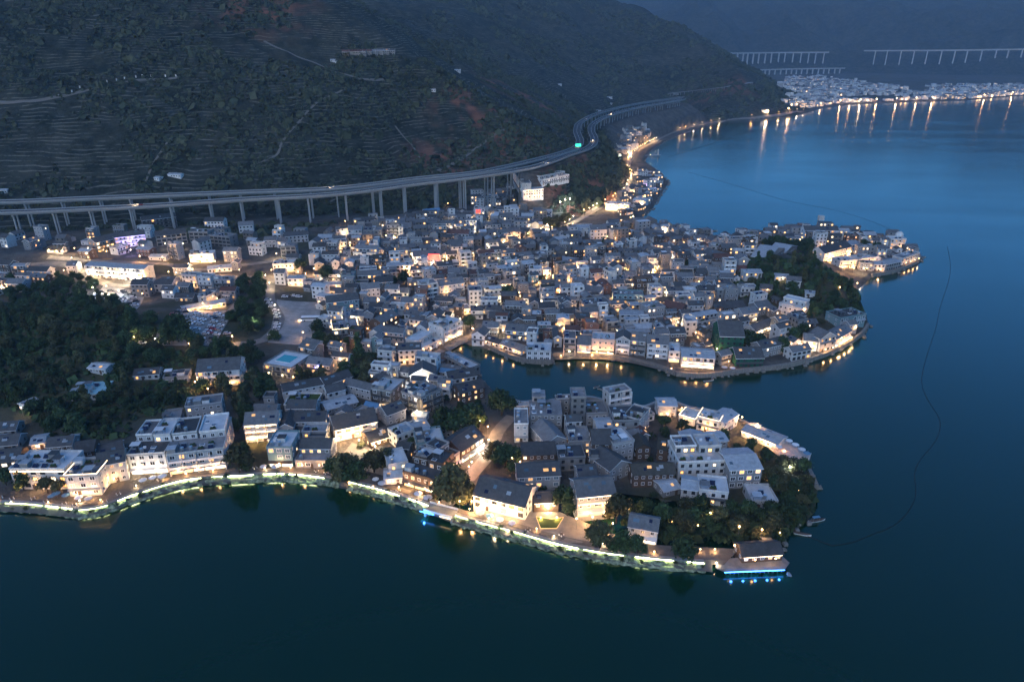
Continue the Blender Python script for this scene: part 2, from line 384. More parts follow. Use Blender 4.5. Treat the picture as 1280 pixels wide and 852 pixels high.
def link(name, me, parent=None, loc=None, rz=0, scale=None):
    o = bpy.data.objects.new(name, me); C.objects.link(o)
    if parent is not None: o.parent = parent
    if loc is not None: o.location = loc
    if rz: o.rotation_euler = (0, 0, rz)
    if scale is not None: o.scale = scale
    return o
def tag(o, label=None, cat=None, group=None, kind=None):
    if label: o['label'] = label
    if cat: o['category'] = cat
    if group: o['group'] = group
    if kind: o['kind'] = kind
    return o
def empty(name, loc, rz=0):
    o = bpy.data.objects.new(name, None); o.location = loc; o.rotation_euler = (0, 0, rz); o.empty_display_size = .5; C.objects.link(o); return o
LIGHTS = {}
NL = [0]
def lamp_data(col, power, rad=.3):
    k = (col, round(power), rad)
    if k not in LIGHTS:
        d = bpy.data.lights.new('lamp_light', 'POINT'); d.color = col; d.energy = power * 1.2; d.shadow_soft_size = rad; LIGHTS[k] = d
    return LIGHTS[k]
def light(loc, parent=None, col=PALEW, power=200, rad=.3):
    o = bpy.data.objects.new('lamp_light', lamp_data(col, power, rad)); C.objects.link(o); o.location = loc; NL[0] += 1
    if parent is not None: o.parent = parent
    return o
def structure(o): o['kind'] = 'structure'; return o

# ------------------------------------------------------------------ terrain and lake
def build_terrain():
    na, nr = 700, 540
    az = np.linspace(R(-56), R(54), na); rr = 228 * (8150 / 228) ** (np.arange(nr) / (nr - 1))
    A, RR = np.meshgrid(az, rr); X = RR * np.sin(A); Y = RR * np.cos(A)
    m = X > 6400; X = np.where(m, 6400, X); X = np.where(X < -6400, -6400, X)
    Zt = height(X.ravel(), Y.ravel())
    co = np.stack([X.ravel(), Y.ravel(), Zt], 1)
    i = np.arange(nr - 1)[:, None] * na + np.arange(na - 1)[None, :]
    q = np.stack([i, i + 1, i + na + 1, i + na], -1).reshape(-1, 4)
    dead = (Zt[q] < -4.5).all(1); q = q[~dead]
    me = bpy.data.meshes.new('terrain'); me.vertices.add(len(co)); me.vertices.foreach_set('co', co.ravel())
    me.loops.add(q.size); me.loops.foreach_set('vertex_index', q.ravel()); me.polygons.add(len(q))
    me.polygons.foreach_set('loop_start', np.arange(0, q.size, 4)); me.polygons.foreach_set('loop_total', np.full(len(q), 4))
    me.polygons.foreach_set('use_smooth', np.ones(len(q), bool)); me.update(); me.validate()
    # zone: r = built-up ground, g = bare soil, b = rough grass
    x, y = X.ravel(), Y.ravel(); mo = sdist(x, y, MOUNT); fa = sdist(x, y, FARH); sd = sdist(x, y, LAND)
    town = (1 - smooth(-14, 6, mo)) * (1 - smooth(-250, 0, fa))
    soil = np.zeros_like(x)
    for px, py, rx, ry in ((632, 112, 26, 22), (665, 128, 30, 22), (615, 150, 34, 16), (580, 140, 30, 14), (655, 192, 40, 14), (745, 238, 26, 20), (700, 252, 24, 12), (560, 200, 40, 12), (330, 6, 40, 18), (905, 110, 30, 10)):
        gx, gy, gz = G(px, py); d = math.hypot(gx, gy, )
        soil = np.maximum(soil, np.exp(-((x - gx) / (rx * d / F)) ** 2 - ((y - gy) / (ry * d / F * 3.0)) ** 2) * 1.3 * smooth(.38, .6, fbm(x / 22, y / 22, 3, 77)))
    gx, gy, gz = G(30, 320); soil = np.maximum(soil, np.exp(-((x - gx) / 75) ** 2 - ((y - gy) / 20) ** 2) * .55)
    gr = np.zeros_like(x)
    for px, py, rx, ry in ((80, 440, 75, 60), (210, 480, 40, 45), (990, 350, 40, 70), (310, 400, 14, 50), (330, 560, 12, 25), (440, 460, 25, 20), (860, 640, 80, 16), (990, 620, 20, 50)):
        gx, gy, gz = G(px, py); gr = np.maximum(gr, np.exp(-(((x - gx) / rx) ** 2 + ((y - gy) / ry) ** 2) ** 2))
    gr = np.maximum(gr, smooth(.52, .6, fbm(x / 45, y / 45, 3, 91)) * .8 * town * smooth(60, 160, sd))
    col = np.stack([town, np.clip(soil, 0, 1), np.clip(gr, 0, 1) * town, np.ones_like(x)], 1).astype(np.float32)
    a = me.color_attributes.new('zone', 'FLOAT_COLOR', 'POINT'); a.data.foreach_set('color', col.ravel())
    me.materials.append(MATS['terrain'])
    return structure(link('terrain', me))
build_terrain()
b = MB(); b.poly([(-6450, -480, 0), (6450, -480, 0), (6450, 8200, 0), (-6450, 8200, 0)]); structure(b.build('lake_water', 'water'))

def ribbon(name, pts, width, m, lift=.16, step=5, world=False, smooth_it=True):
    P = [(p[0], p[1], 0) for p in (pts if world else [G(*p)[:2] for p in pts])]
    P = catmull(P, step); b = MB(); xs = []
    for k, p in enumerate(P):
        t = P[min(k + 1, len(P) - 1)] - P[max(k - 1, 0)]; l = math.hypot(t[0], t[1]) + 1e-9; rx, ry = t[1] / l, -t[0] / l
        for o in (-.5, -.17, .17, .5): xs.append((p[0] + rx * o * width, p[1] + ry * o * width))
    xs = np.array(xs); zs = np.maximum(hfast(xs[:, 0], xs[:, 1]), .5).reshape(-1, 4)
    zs[:, 1:3] = np.maximum(zs[:, 1:3], .5 * (zs[:, :1] + zs[:, 3:])); zs += lift
    b.v = [(x, y, z) for (x, y), z in zip(xs, zs.ravel())]
    for k in range(len(P) - 1):
        for j in range(3): b.f.append((k * 4 + j, k * 4 + j + 1, k * 4 + 5 + j, k * 4 + 4 + j)); b.m.append(0)
    return structure(b.build(name, m))
def patch(name, px4, m, lift=.14, n=14):
    c = [np.array(G(*p)[:2]) for p in px4]; b = MB(); xs = []
    for i in range(n + 1):
        for j in range(n + 1):
            u, v = j / n, i / n; xs.append((c[0] * (1 - u) + c[1] * u) * (1 - v) + (c[3] * (1 - u) + c[2] * u) * v)
    xs = np.array(xs); zs = hfast(xs[:, 0], xs[:, 1]) + lift
    b.v = [(x, y, z) for (x, y), z in zip(xs, zs)]
    for i in range(n):
        for j in range(n): q = i * (n + 1) + j; b.f.append((q, q + 1, q + n + 2, q + n + 1)); b.m.append(0)
    return structure(b.build(name, m))

# ------------------------------------------------------------------ viaducts
def viaduct(name, path, label, width, girder, span, first, twin=True, pw=1.2, mats=('deck_concrete', 'asphalt'), end_at=None, group=None):
    root = tag(empty(name, tuple(path[0])), label, 'viaduct', group); o = np.array(path[0])
    P = [np.array(p) - o for p in path]; w = width / 2
    b = MB(); b.sweep(P, [(-w, 0), (w, 0), (w, -.5), (w * .55, -.7), (w * .5, -girder), (-w * .5, -girder), (-w * .55, -.7), (-w, -.5)]); b.build('deck', mats[0], root)
    b = MB(); b.sweep(P, [(-w + .6, .05), (w - .6, .05), (w - .6, .02), (-w + .6, .02)]); b.build('road_surface', mats[1], root)
    for s in (-1, 1):
        b = MB(); a = s * (w - .25); b.sweep(P, [(a - .22, .002), (a + .22, .002), (a + .15, 1.0), (a - .15, 1.0)]); b.build('parapet', mats[0], root)
    b = MB(); b.sweep(P, [(-.1, .06), (.1, .06), (.1, .058), (-.1, .058)]); b.build('lane_line', 'white_trim', root)
    acc = first; k = 0
    for i in range(1, len(P) - 1):
        d = np.linalg.norm((P[i] - P[i - 1])[:2]); acc += d
        if acc < span: continue
        acc -= span
        W = P[i] + o; g = hz(W[0], W[1]); top = W[2] - girder
        if top - g < 2.5 or k >= 100: continue
        k += 1
        t = P[i + 1] - P[i - 1]; rz = math.atan2(t[1], t[0]) - math.pi / 2
        b = MB(); hgt = top - g + 3
        if twin:
            for s in (-1, 1): b.box(s * w * .48 - pw / 2, s * w * .48 + pw / 2, -pw / 2, pw / 2, -hgt, -1.3, top=False)
            b.box(-w * .72, w * .72, -pw * .6, pw * .6, -1.3, .05)
        else:
            b.box(-pw, pw, -pw * .5, pw * .5, -hgt, -1.3, top=False); b.box(-w * .6, w * .6, -pw * .6, pw * .6, -1.3, .05)
        q = b.build('pier', mats[0], root, tuple(P[i] + np.array([0, 0, -girder]))); q.rotation_euler = (0, 0, rz)
    return root
viaduct('viaduct', near_path, 'long grey road viaduct on tall twin piers, the lower deck nearer the town', 10.5, 2.3, 31, 6, group='twin highway viaducts')
viaduct('viaduct', far_path, 'long grey road viaduct, the upper deck against the mountain foot', 10.5, 2.3, 31, 18, group='twin highway viaducts')
def straight(px, z0, dist): # far deck seen at a given distance
    out = []
    for (x, y), d in zip(px, dist):
        u, dy, dz = ray(x, y); t = d / dy; out.append((u * t, d, H + dz * t))
    return out
def far_deck(pts, foot):
    far_y = [G(x, y + foot)[1] for x, y in pts]; return catmull(straight(pts, 0, [max(v, max(far_y) * .94) for v in far_y]), 8)
fv1 = far_deck([(1080, 63), (1180, 62.5), (1290, 61), (1330, 60.5)], 17)
fv2 = far_deck([(890, 66.5), (960, 65.5), (1036, 65)], 14)
fv3 = far_deck([(930, 88), (990, 86), (1056, 85)], 7)
viaduct('viaduct', fv1, 'distant pale viaduct on tall piers above the far town', 15, 6.5, 66, 10, False, 4.6, ('far_concrete', 'far_concrete'))
viaduct('viaduct', fv2, 'distant viaduct ending against the far hill, many close piers', 15, 6.5, 44, 10, False, 4, ('far_concrete', 'far_concrete'))
viaduct('viaduct', fv3, 'small low viaduct crossing just behind the far town houses', 13, 5, 36, 10, False, 3.5, ('far_concrete', 'far_concrete'))
# ------------------------------------------------------------------ buildings
ST = 3.0
FOOT = []      # footprints already taken: cx, cy, ux, uy, half length, half depth
def obb(cx, cy, rz, L, D): return (cx, cy, math.cos(rz), math.sin(rz), L / 2, D / 2)
def clash(a, bb, m=.25):
    dx, dy = bb[0] - a[0], bb[1] - a[1]
    if dx * dx + dy * dy > (a[4] + a[5] + bb[4] + bb[5] + m) ** 2: return False
    for ux, uy in ((a[2], a[3]), (-a[3], a[2]), (bb[2], bb[3]), (-bb[3], bb[2])):
        ra = abs(ux * a[2] + uy * a[3]) * a[4] + abs(-ux * a[3] + uy * a[2]) * a[5]
        rb = abs(ux * bb[2] + uy * bb[3]) * bb[4] + abs(-ux * bb[3] + uy * bb[2]) * bb[5]
        if abs(dx * ux + dy * uy) > ra + rb + m: return False
    return True
WMESH = {}
def ring(b, t, y0, y1, mi):
    o = [(-.5, 0), (.5, 0), (.5, 1), (-.5, 1)]; n = [(-.5 + t, t), (.5 - t, t), (.5 - t, 1 - t), (-.5 + t, 1 - t)]
    for k in range(4):
        a, c = o[k], o[(k + 1) % 4]; d, e = n[k], n[(k + 1) % 4]
        b.poly([(a[0], y0, a[1]), (c[0], y0, c[1]), (e[0], y0, e[1]), (d[0], y0, d[1])], mi)
        b.poly([(a[0], y1, a[1]), (c[0], y1, c[1]), (c[0], y0, c[1]), (a[0], y0, a[1])], mi)
        b.poly([(d[0], y0, d[1]), (e[0], y0, e[1]), (e[0], y1, e[1]), (d[0], y1, d[1])], mi)
def win_mesh(style, frame, near):
    k = (style, frame, near)
    if k not in WMESH:
        if near:
            f = MB(); ring(f, .09, -.09, .03, 0); f.box(-.025, .025, -.085, -.02, .09, .91)
            p = MB(); p.box(-.44, .44, -.03, .02, .06, .94)
            WMESH[k] = (f.mesh('window_frame', frame), p.mesh('window_pane', style))
        else:
            f = MB(); ring(f, .08, -.07, .03, 0); f.box(-.43, .43, -.03, .02, .07, .93, 1)
            WMESH[k] = (f.mesh('window', [frame, style]), None)
    return WMESH[k]
def window(root, style, frame, near, x, y, z, w, h, rz=0):
    f, p = win_mesh(style, frame, near)
    o = bpy.data.objects.new('window', f); C.objects.link(o); o.parent = root; o.location = (x, y, z); o.rotation_euler = (0, 0, rz); o.scale = (w, 1, h)
    if p is not None:
        q = bpy.data.objects.new('pane', p); C.objects.link(q); q.parent = o
def pick(lit, dark='pane_dark'):
    r = random.random()
    if r < lit: return random.choice(['pane_warm', 'pane_amber', 'pane_amber', 'pane_dim', 'pane_white'])
    return dark
def windows_on(root, L, z0, floors, h, lit, frame, near, side, D, wide=1.35, gap=2.9, wh=1.5, dark='pane_dark', skip0=False):
    ln = L if side == 0 else D
    n = max(1, int(ln / gap))
    if side and n > 1 and not near: n = max(1, n - 1)
    for fl in range(floors):
        if fl == 0 and skip0: continue
        for i in range(n):
            if random.random() < .06: continue
            t = (i + .5) / n; z = z0 + fl * h + .95
            if side == 0: window(root, pick(lit, dark), frame, near, -L / 2 + L * t, 0, z, wide, wh)
            elif side == 1: window(root, pick(lit, dark), frame, near, L / 2, D * t, z, wide, wh, math.pi / 2)
            else: window(root, pick(lit, dark), frame, near, -L / 2, D * t, z, wide, wh, -math.pi / 2)
def block(root, L, D, z0, z1, roof, wall, x=0, y=0, rise=None, over=.55, ridge='x', parapet=.8, nm=('wall', 'roof'), trim=True, below=2.5, bits=0):
    """one storeyed volume: walls and the roof that belongs on them"""
    x0, x1, y0, y1 = x - L / 2, x + L / 2, y, y + D
    if roof[0] == 'g':
        tm = {'g': 'tile', 'gd': 'tile_dark', 'gp': 'sheet_metal', 'go': 'tile_olive', 'gr': 'tile_red', 'gb': 'sheet_blue'}[roof]
        span = D if ridge == 'x' else L
        rise = rise or span * (.27 if roof != 'gp' else .12)
        w = MB(); w.box(x0, x1, y0, y1, z0 - below, z1, top=False)
        if ridge == 'x':
            for xx, s in ((x0, 1), (x1, -1)): w.poly([(xx, y0, z1), (xx, y1, z1), (xx, (y0 + y1) / 2, z1 + rise)][::s])
        else:
            for yy, s in ((y0, -1), (y1, 1)): w.poly([(x0, yy, z1), (x1, yy, z1), ((x0 + x1) / 2, yy, z1 + rise)][::s])
        w.build(nm[0], wall, root)
        r = MB(); sl = rise / (span / 2); e = over; th = .28; eo = .35
        prof = [(-span / 2 - e, -e * sl + .02), (0, rise + .02), (span / 2 + e, -e * sl + .02), (span / 2 + e, -e * sl + th), (.18, rise + th), (.18, rise + th + .22), (-.18, rise + th + .22), (-.18, rise + th), (-span / 2 - e, -e * sl + th)]
        half = (L if ridge == 'x' else D) / 2 + eo; cx, cyy = (x0 + x1) / 2, (y0 + y1) / 2
        def pt(a, s, zz):
            return (cx + a, cyy + s, z1 + zz) if ridge == 'x' else (cx + s, cyy + a, z1 + zz)
        n = len(prof); i = len(r.v)
        for a in (-half, half): r.v += [pt(a, s, zz) for s, zz in prof]
        for k in range(n): r.f.append((i + k, i + (k + 1) % n, i + n + (k + 1) % n, i + n + k)); r.m.append(1 if k in (2, 8) and trim else 0)
        r.f.append(tuple(i + k for k in range(n))); r.m.append(1 if trim else 0); r.f.append(tuple(i + n + n - 1 - k for k in range(n))); r.m.append(1 if trim else 0)
        r.build(nm[1], [tm, 'white_trim' if trim else tm], root)
        if bits and ridge == 'x':
            for q in range(bits):
                k = random.choice(['skylight', 'skylight', 'solar_panel', 'roof_patch']); sd_ = random.choice([-1, -1, -1, 1]); u = random.uniform(.25, .75); a = random.uniform(-.38, .38) * L; hw = random.uniform(.5, 1.1); hl = random.uniform(.45, .8)
                b = MB(); n_ = math.hypot(1, sl)
                for s2, off in ((0, .04), (1, .14)):
                    pass
                cs, ss = 1 / n_, sl / n_; P0 = (cx + a, cyy + sd_ * span / 2 * u, z1 + rise - sl * span / 2 * u + th)
                def q3(du, dv, dn): return (P0[0] + du, P0[1] + sd_ * (dv * cs + dn * ss), P0[2] - dv * ss + dn * cs)
                lo = [q3(x_, y_, -.05) for x_, y_ in ((-hw, -hl), (hw, -hl), (hw, hl), (-hw, hl))]; hi = [q3(x_, y_, .12) for x_, y_ in ((-hw, -hl), (hw, -hl), (hw, hl), (-hw, hl))]
                if sd_ < 0: lo, hi = lo[::-1], hi[::-1]
                b.poly(hi[::1]); 
                for e_ in range(4): b.poly([lo[e_], lo[(e_ + 1) % 4], hi[(e_ + 1) % 4], hi[e_]])
                b.build(k, {'skylight': random.choice(['pane_blue', 'pane_blue', 'pane_dim']), 'solar_panel': 'solar', 'roof_patch': 'sheet_metal'}[k], root)
    else:
        fm = {'f': 'flat_concrete', 'fl': 'flat_pale', 'fd': 'flat_dark', 'fb': 'flat_turquoise', 'ft': 'turf'}[roof]
        w = MB(); w.box(x0, x1, y0, y1, z0 - below, z1, top=False)
        w.build(nm[0], wall, root)
        r = MB(); r.box(x0 - .12, x1 + .12, y0 - .12, y1 + .12, z1, z1 + .22); r.build(nm[1], fm, root)
        if parapet:
            p = MB(); t = .25; a, c, d, e = x0 - .12, x1 + .12, y0 - .12, y1 + .12; zt = z1 + .22 + parapet
            z1_ = z1 + .22
            for (u0, u1, v0, v1) in ((a, c, d, d + t), (a, c, e - t, e), (a, a + t, d + t, e - t), (c - t, c, d + t, e - t)): p.box(u0, u1, v0, v1, z1_, zt)
            p.build('parapet', wall if wall != 'stone' else 'concrete', root)
def clutter(root, L, D, z, n, x=0, y=0):
    """things people keep on flat roofs, each a part"""
    kinds = ['stair_hut', 'water_tank', 'solar_heater', 'solar_heater', 'roof_canopy', 'planter', 'water_tank', 'skylight', 'air_unit']
    spots = [(i, j) for i in range(max(1, int(L / 4))) for j in range(max(1, int(D / 4)))]; random.shuffle(spots)
    for (i, j), k in zip(spots[:n], random.sample(kinds * 3, min(n, 20))):
        px = x - L / 2 + 1.9 + i * 4 * (L - 2) / max(L, 4.1) + random.uniform(-.2, .2); py = y + 1.9 + j * 4 * (D - 2) / max(D, 4.1)
        px = min(max(px, x - L / 2 + 1.7), x + L / 2 - 1.7); py = min(max(py, y + 1.7), y + D - 1.7)
        b = MB()
        if k == 'stair_hut':
            b.box(-1.5, 1.5, -1.4, 1.4, 0, 2.3); b.box(-1.75, 1.75, -1.65, 1.65, 2.3, 2.5, 1); b.build(k, [random.choice(['plaster', 'concrete']), random.choice(['sheet_metal', 'flat_dark'])], root, (px, py, z))
        elif k == 'water_tank':
            for s in (-.5, .5): b.box(s - .06, s + .06, -.5, .5, 0, .6)
            b.cyl(0, 0, .6, 2.0, .75, n=10); b.build(k, 'tank', root, (px, py, z))
        elif k == 'solar_heater':
            b.poly([(-1, -.9, .2), (1, -.9, .2), (1, .7, 1.25), (-1, .7, 1.25)]); b.poly([(-1, .7, 1.2), (1, .7, 1.2), (1, -.9, .15), (-1, -.9, .15)]); b.box(-1.1, 1.1, .65, 1.05, 0, 1.55, 1); b.build(k, ['solar', 'tank'], root, (px, py, z))
        elif k == 'roof_canopy':
            for sx in (-1.6, 1.6):
                for sy in (-1.4, 1.4): b.box(sx - .07, sx + .07, sy - .07, sy + .07, 0, 2.3, 1)
            b.box(-1.9, 1.9, -1.65, 1.65, 2.3, 2.42); b.build(k, [random.choice(['sheet_metal', 'canvas', 'tile']), 'metal_post'], root, (px, py, z))
        elif k == 'planter':
            b.box(-1.3, 1.3, -.4, .4, 0, .5, 1); b.sphere(-.6, 0, .85, .6, 7); b.sphere(.5, .05, .9, .7, 7); b.build(k, ['leaf', 'timber'], root, (px, py, z))
        elif k == 'skylight':
            b.box(-1.0, 1.0, -.8, .8, 0, .35); b.box(-.85, .85, -.65, .65, .35, .4, 1); b.build(k, ['white_trim', 'pane_blue'], root, (px, py, z))
        else:
            b.box(-.55, .55, -.35, .35, 0, .9); b.build(k, 'white_trim', root, (px, py, z))
def railing(b, x0, x1, y, z, n=None):
    n = n or max(2, int((x1 - x0) / 1.5)); b.box(x0, x1, y - .04, y + .04, z + .92, z + 1.0); b.box(x0, x1, y - .02, y + .02, z + .12, z + .80)
    for i in range(n + 1): xx = x0 + (x1 - x0) * i / n; b.box(xx - .035, xx + .035, y - .035, y + .035, z, z + .94)
CAT = {'tiled_house': 'house', 'flat_roofed_house': 'house'}
REL = []      # things that get their label from their neighbours
LMK = []      # landmarks: phrase, x, y
def base_of(px, depth, zoff=0):
    A = G(px[0], px[1]); B = G(px[2], px[3])
    L = math.hypot(B[0] - A[0], B[1] - A[1]); rz = math.atan2(B[1] - A[1], B[0] - A[0])
    mx, my = (A[0] + B[0]) / 2, (A[1] + B[1]) / 2
    zc = hz(mx - math.sin(rz) * depth / 2, my + math.cos(rz) * depth / 2)
    return mx, my, min(max(min(A[2], B[2]), zc - 1.0), max(A[2], B[2]) + 1.0) + zoff, rz, L
def make_house(kind, mx, my, z, rz, L, D, st, roof, wall, lit, opts='', near=True, rich=True):
    root = empty(kind, (mx, my, z), rz)
    cx, cy = mx - math.sin(rz) * D / 2, my + math.cos(rz) * D / 2
    FOOT.append(obb(cx, cy, rz, L, D))
    h = st * ST; frame = 'white_trim' if wall in ('timber', 'stone', 'brick', 'teal_paint', 'grey_plaster') or random.random() < .35 else 'dark_trim'
    ridge = 'y' if 'y' in opts else 'x'
    z1 = h
    if 't' in opts and st > 1:            # top storey set back behind a terrace
        lo = (st - 1) * ST; back = D * .42
        block(root, L, D, 0, lo, 'f' if roof[0] == 'g' else roof, wall, parapet=.9)
        block(root, L * .94, D - back, lo + .23, h, roof, wall, y=back, ridge=ridge, nm=('upper_wall', 'upper_roof'), below=0)
        nn = max(1, int(L / 3.2))
        for i in range(nn): window(root, pick(max(lit, .3)), frame, near, -L * .47 + L * .94 * (i + .5) / nn, back, lo + .9, 1.5, 1.5)
        if rich: clutter(root, L, back, lo + .22, max(1, int(L / 9)))
        z1 = lo; nfl = st - 1
    else:
        block(root, L, D, 0, h, roof, wall, ridge=ridge, trim=(wall not in ('timber', 'brick') and roof not in ('go',)), parapet=0 if 'n' in opts else .8, bits=0 if 'n' in opts else (random.randint(2, 5) if near and L > 9 else random.choice([0, 0, 1, 2])))
        if roof[0] == 'f' and rich and 'k' not in opts: clutter(root, L, D if 'K' not in opts else D * .42, h + .22, int(L * D / (19 if near else 34)) + (1 if random.random() < .7 else 0))
        nfl = st
    dark = 'pane_blue' if 'B' in opts else 'pane_dark'
    big = 'b' in opts or 'W' in opts
    if 'K' in opts:                        # storeys stacked on the back of a wide flat roof
        zt = h + .22; q = [(-.26, .44, .44, .5), (.25, .40, .46, .56), (-.05, .2, .2, .2)]
        for cxx, fy, fl_, fd_ in q[:2]:
            block(root, L * fl_, D * fd_, zt, zt + 2.7, random.choice(['f', 'fd', 'fl']), wall, x=L * cxx, y=D * fy, parapet=.9, nm=('upper_wall', 'upper_roof'), below=0)
            nn = max(1, int(L * fl_ / 2.6))
            for i in range(nn): window(root, pick(.2), frame, near, L * cxx - L * fl_ / 2 + L * fl_ * (i + .5) / nn, D * fy, zt + .4, 1.7, 1.8)
            clutter(root, L * fl_, D * fd_, zt + 2.92, 3, L * cxx, D * fy)
    if 'o' not in opts: windows_on(root, L, 0, nfl, ST, lit, frame, near, 0, D, 2.1 if big else 1.35, 3.3 if big else 2.8, 1.9 if big else 1.45, dark, skip0='s' in opts)
    for sd in (1, 2): windows_on(root, L, 0, nfl, ST, lit * .6, frame, near, sd, D, 1.1, 3.4, 1.35, dark)
    if 'b' in opts:
        for fl in range(1, nfl):
            b = MB(); zz = fl * ST - .05; b.box(-L / 2 + .2, L / 2 - .2, -1.3, .02, zz - .18, zz); b.build('balcony', 'white_trim' if wall == 'plaster' else 'concrete', root)
            b = MB(); railing(b, -L / 2 + .25, L / 2 - .25, -1.24, zz); b.build('railing', 'white_trim' if wall == 'plaster' else 'dark_trim', root)
        n = max(1, round(L / 5.5))
        for i in range(n + 1):
            x = -L / 2 + .15 + (L - .3) * i / n; b = MB(); b.box(x - .15, x + .15, -1.32, .02, -1, nfl * ST); b.build('column', wall, root)
    if 'o' in opts:                        # concrete frame; dark panels paint the shade inside its unglazed bays
        n = max(2, round(L / 4))
        for fl in range(nfl):
            for i in range(n):
                b = MB(); b.box(-L / 2 + L * (i + .12) / n, -L / 2 + L * (i + .88) / n, -.05, .02, fl * ST + .7, fl * ST + 2.5); b.build('shade_panel', 'pane_dark', root)
            b = MB(); b.box(-L / 2 - .3, L / 2 + .3, -.9, -.06, (fl + 1) * ST - .28, (fl + 1) * ST - .03); b.build('floor_edge', 'concrete', root)
    if 's' in opts:
        n = max(1, round(L / 4.5))
        for i in range(n):
            b = MB(); x0, x1 = -L / 2 + L * (i + .08) / n, -L / 2 + L * (i + .92) / n; b.box(x0, x1, -.07, .02, .15, 2.45); b.build('shopfront', random.choice(['pane_white', 'pane_warm', 'pane_white']), root)
        b = MB(); b.poly([(-L / 2, -1.7, 2.55), (L / 2, -1.7, 2.55), (L / 2, .03, 2.95), (-L / 2, .03, 2.95)]); b.poly([(-L / 2, .03, 2.85), (L / 2, .03, 2.85), (L / 2, -1.7, 2.45), (-L / 2, -1.7, 2.45)]); b.poly([(-L / 2, -1.7, 2.45), (L / 2, -1.7, 2.45), (L / 2, -1.7, 2.55), (-L / 2, -1.7, 2.55)]); b.build('awning', random.choice(['tile', 'canvas', 'timber']), root)
    elif rich:
        b = MB(); x = random.uniform(-.3, .3) * L; b.box(x - .6, x + .6, -.08, .02, 0, 2.2); b.build('door', 'timber', root)
    if nfl >= 2 and 'b' not in opts and 's' not in opts and 'o' not in opts and L > 6 and random.random() < .4:
        b = MB(); zz = ST * random.choice([1, 1, nfl - 1]) + .1; e_ = L / 2 + .1
        b.poly([(-e_, -1.0, zz - .1), (e_, -1.0, zz - .1), (e_, .02, zz + .4), (-e_, .02, zz + .4)]); b.poly([(-e_, .02, zz + .28), (e_, .02, zz + .28), (e_, -1.0, zz - .22), (-e_, -1.0, zz - .22)]); b.poly([(-e_, -1.0, zz - .22), (e_, -1.0, zz - .22), (e_, -1.0, zz - .1), (-e_, -1.0, zz - .1)]); b.build('pent_eave', random.choice(['tile', 'tile', 'tile_dark', 'sheet_metal']), root)
    if near and rich and L > 10 and random.random() < .5:
        b = MB(); sx = random.choice([-1, 1]); xx = sx * (L / 2 - 2.2)
        b.box(xx - 1.6, xx + 1.6, D + .05, D + 2.4, -2, 2.6, top=False); b.poly([(xx - 1.9, D + .02, 3.3), (xx - 1.9, D + 2.9, 2.5), (xx + 1.9, D + 2.9, 2.5), (xx + 1.9, D + .02, 3.3)][::-1], 1); b.build('lean_to', [wall, random.choice(['sheet_metal', 'tile'])], root)
    if 'e' in opts or 'E' in opts:
        for fl in (range(1, nfl + 1) if 'E' in opts else (nfl,)):
            b = MB(); b.box(-L / 2 + .3, L / 2 - .3, -.5 if 'b' not in opts else -1.2, -.38 if 'b' not in opts else -1.05, fl * ST - .42, fl * ST - .32); b.build('eave_light', 'strip_purple' if 'V' in opts else 'strip_warm', root)
    if 'p' in opts:
        b = MB(); zz = z1 + 1.02
        for q in ((-L / 2, L / 2, -.2, -.12), (L / 2 + .04, L / 2 + .12, -.2, D), (-L / 2 - .12, -L / 2 - .04, -.2, D)): b.box(*q, zz, zz + .08)
        b.build('parapet_light', 'strip_warm', root)
    if 'k' in opts:
        b = MB(); b.box(-L * .32, L * .2, D * .3, D * .75, h + .22, h + .5, 0, tmi=1); b.build('pool', ['white_trim', 'pool_water'], root)
    i = opts.find('G')
    if i >= 0:
        j = i + 1
        while j < len(opts) and opts[j].isdigit(): j += 1
        power = float(opts[i + 1:j]); n = max(1, round(L / 7)); col = (.5, .4, 1.0) if 'V' in opts else (WARM if random.random() < .9 else PALEW)
        off = -2.0 if 'b' not in opts else -2.4
        for q in range(n):
            x = -L / 2 + L * (q + .5) / n; b = MB(); b.sphere(0, 0, 0, .22, 8); o = b.build('lantern', 'bulb_amber' if col == WARM else 'bulb', root, (x, off, 2.9))
            light((x, off - .3, 2.75), root, col, power, .35)
    if 'Y' in opts:   # lamp lighting one side yard
        b = MB(); b.sphere(0, 0, 0, .25, 8); b.build('lantern', 'bulb', root, (L / 2 + .5, D * .4, 3.2)); light((L / 2 + 1.2, D * .4, 3.3), root, PALEW, 420, .4)
    return root
def heroes(txt):
    for ln in txt.strip().splitlines():
        ln = ln.strip()
        if not ln or ln[0] == '#': continue
        f = [x.strip() for x in ln.split('|')]
        kind, px, D, st, roof, wall, lit, opts, lm, label = f
        px = [float(x) for x in px.split(',')]; D = float(D); st = int(st)
        mx, my, z, rz, L = base_of(px, D)
        o = make_house(kind, mx, my, z, rz, L, D, st, roof, WALLS[wall], float(lit), opts, near=max(px[1], px[3]) > 425)
        tag(o, label, CAT.get(kind, kind.split('_')[-1]))
        if lm: LMK.append((lm, mx - math.sin(rz) * D / 2, my + math.cos(rz) * D / 2, o))
WALLS = {'w': 'plaster', 'c': 'concrete', 's': 'stone', 't': 'timber', 'k': 'pink', 'q': 'teal_paint', 'g': 'grey_plaster', 'n': 'net', 'r': 'brick'}
ORD = ['nearest', 'second', 'third', 'fourth', 'fifth', 'sixth', 'seventh', 'eighth', 'ninth', 'tenth', 'eleventh', 'twelfth', 'thirteenth', 'fourteenth', 'fifteenth', 'sixteenth', 'seventeenth', 'eighteenth', 'nineteenth', 'twentieth']
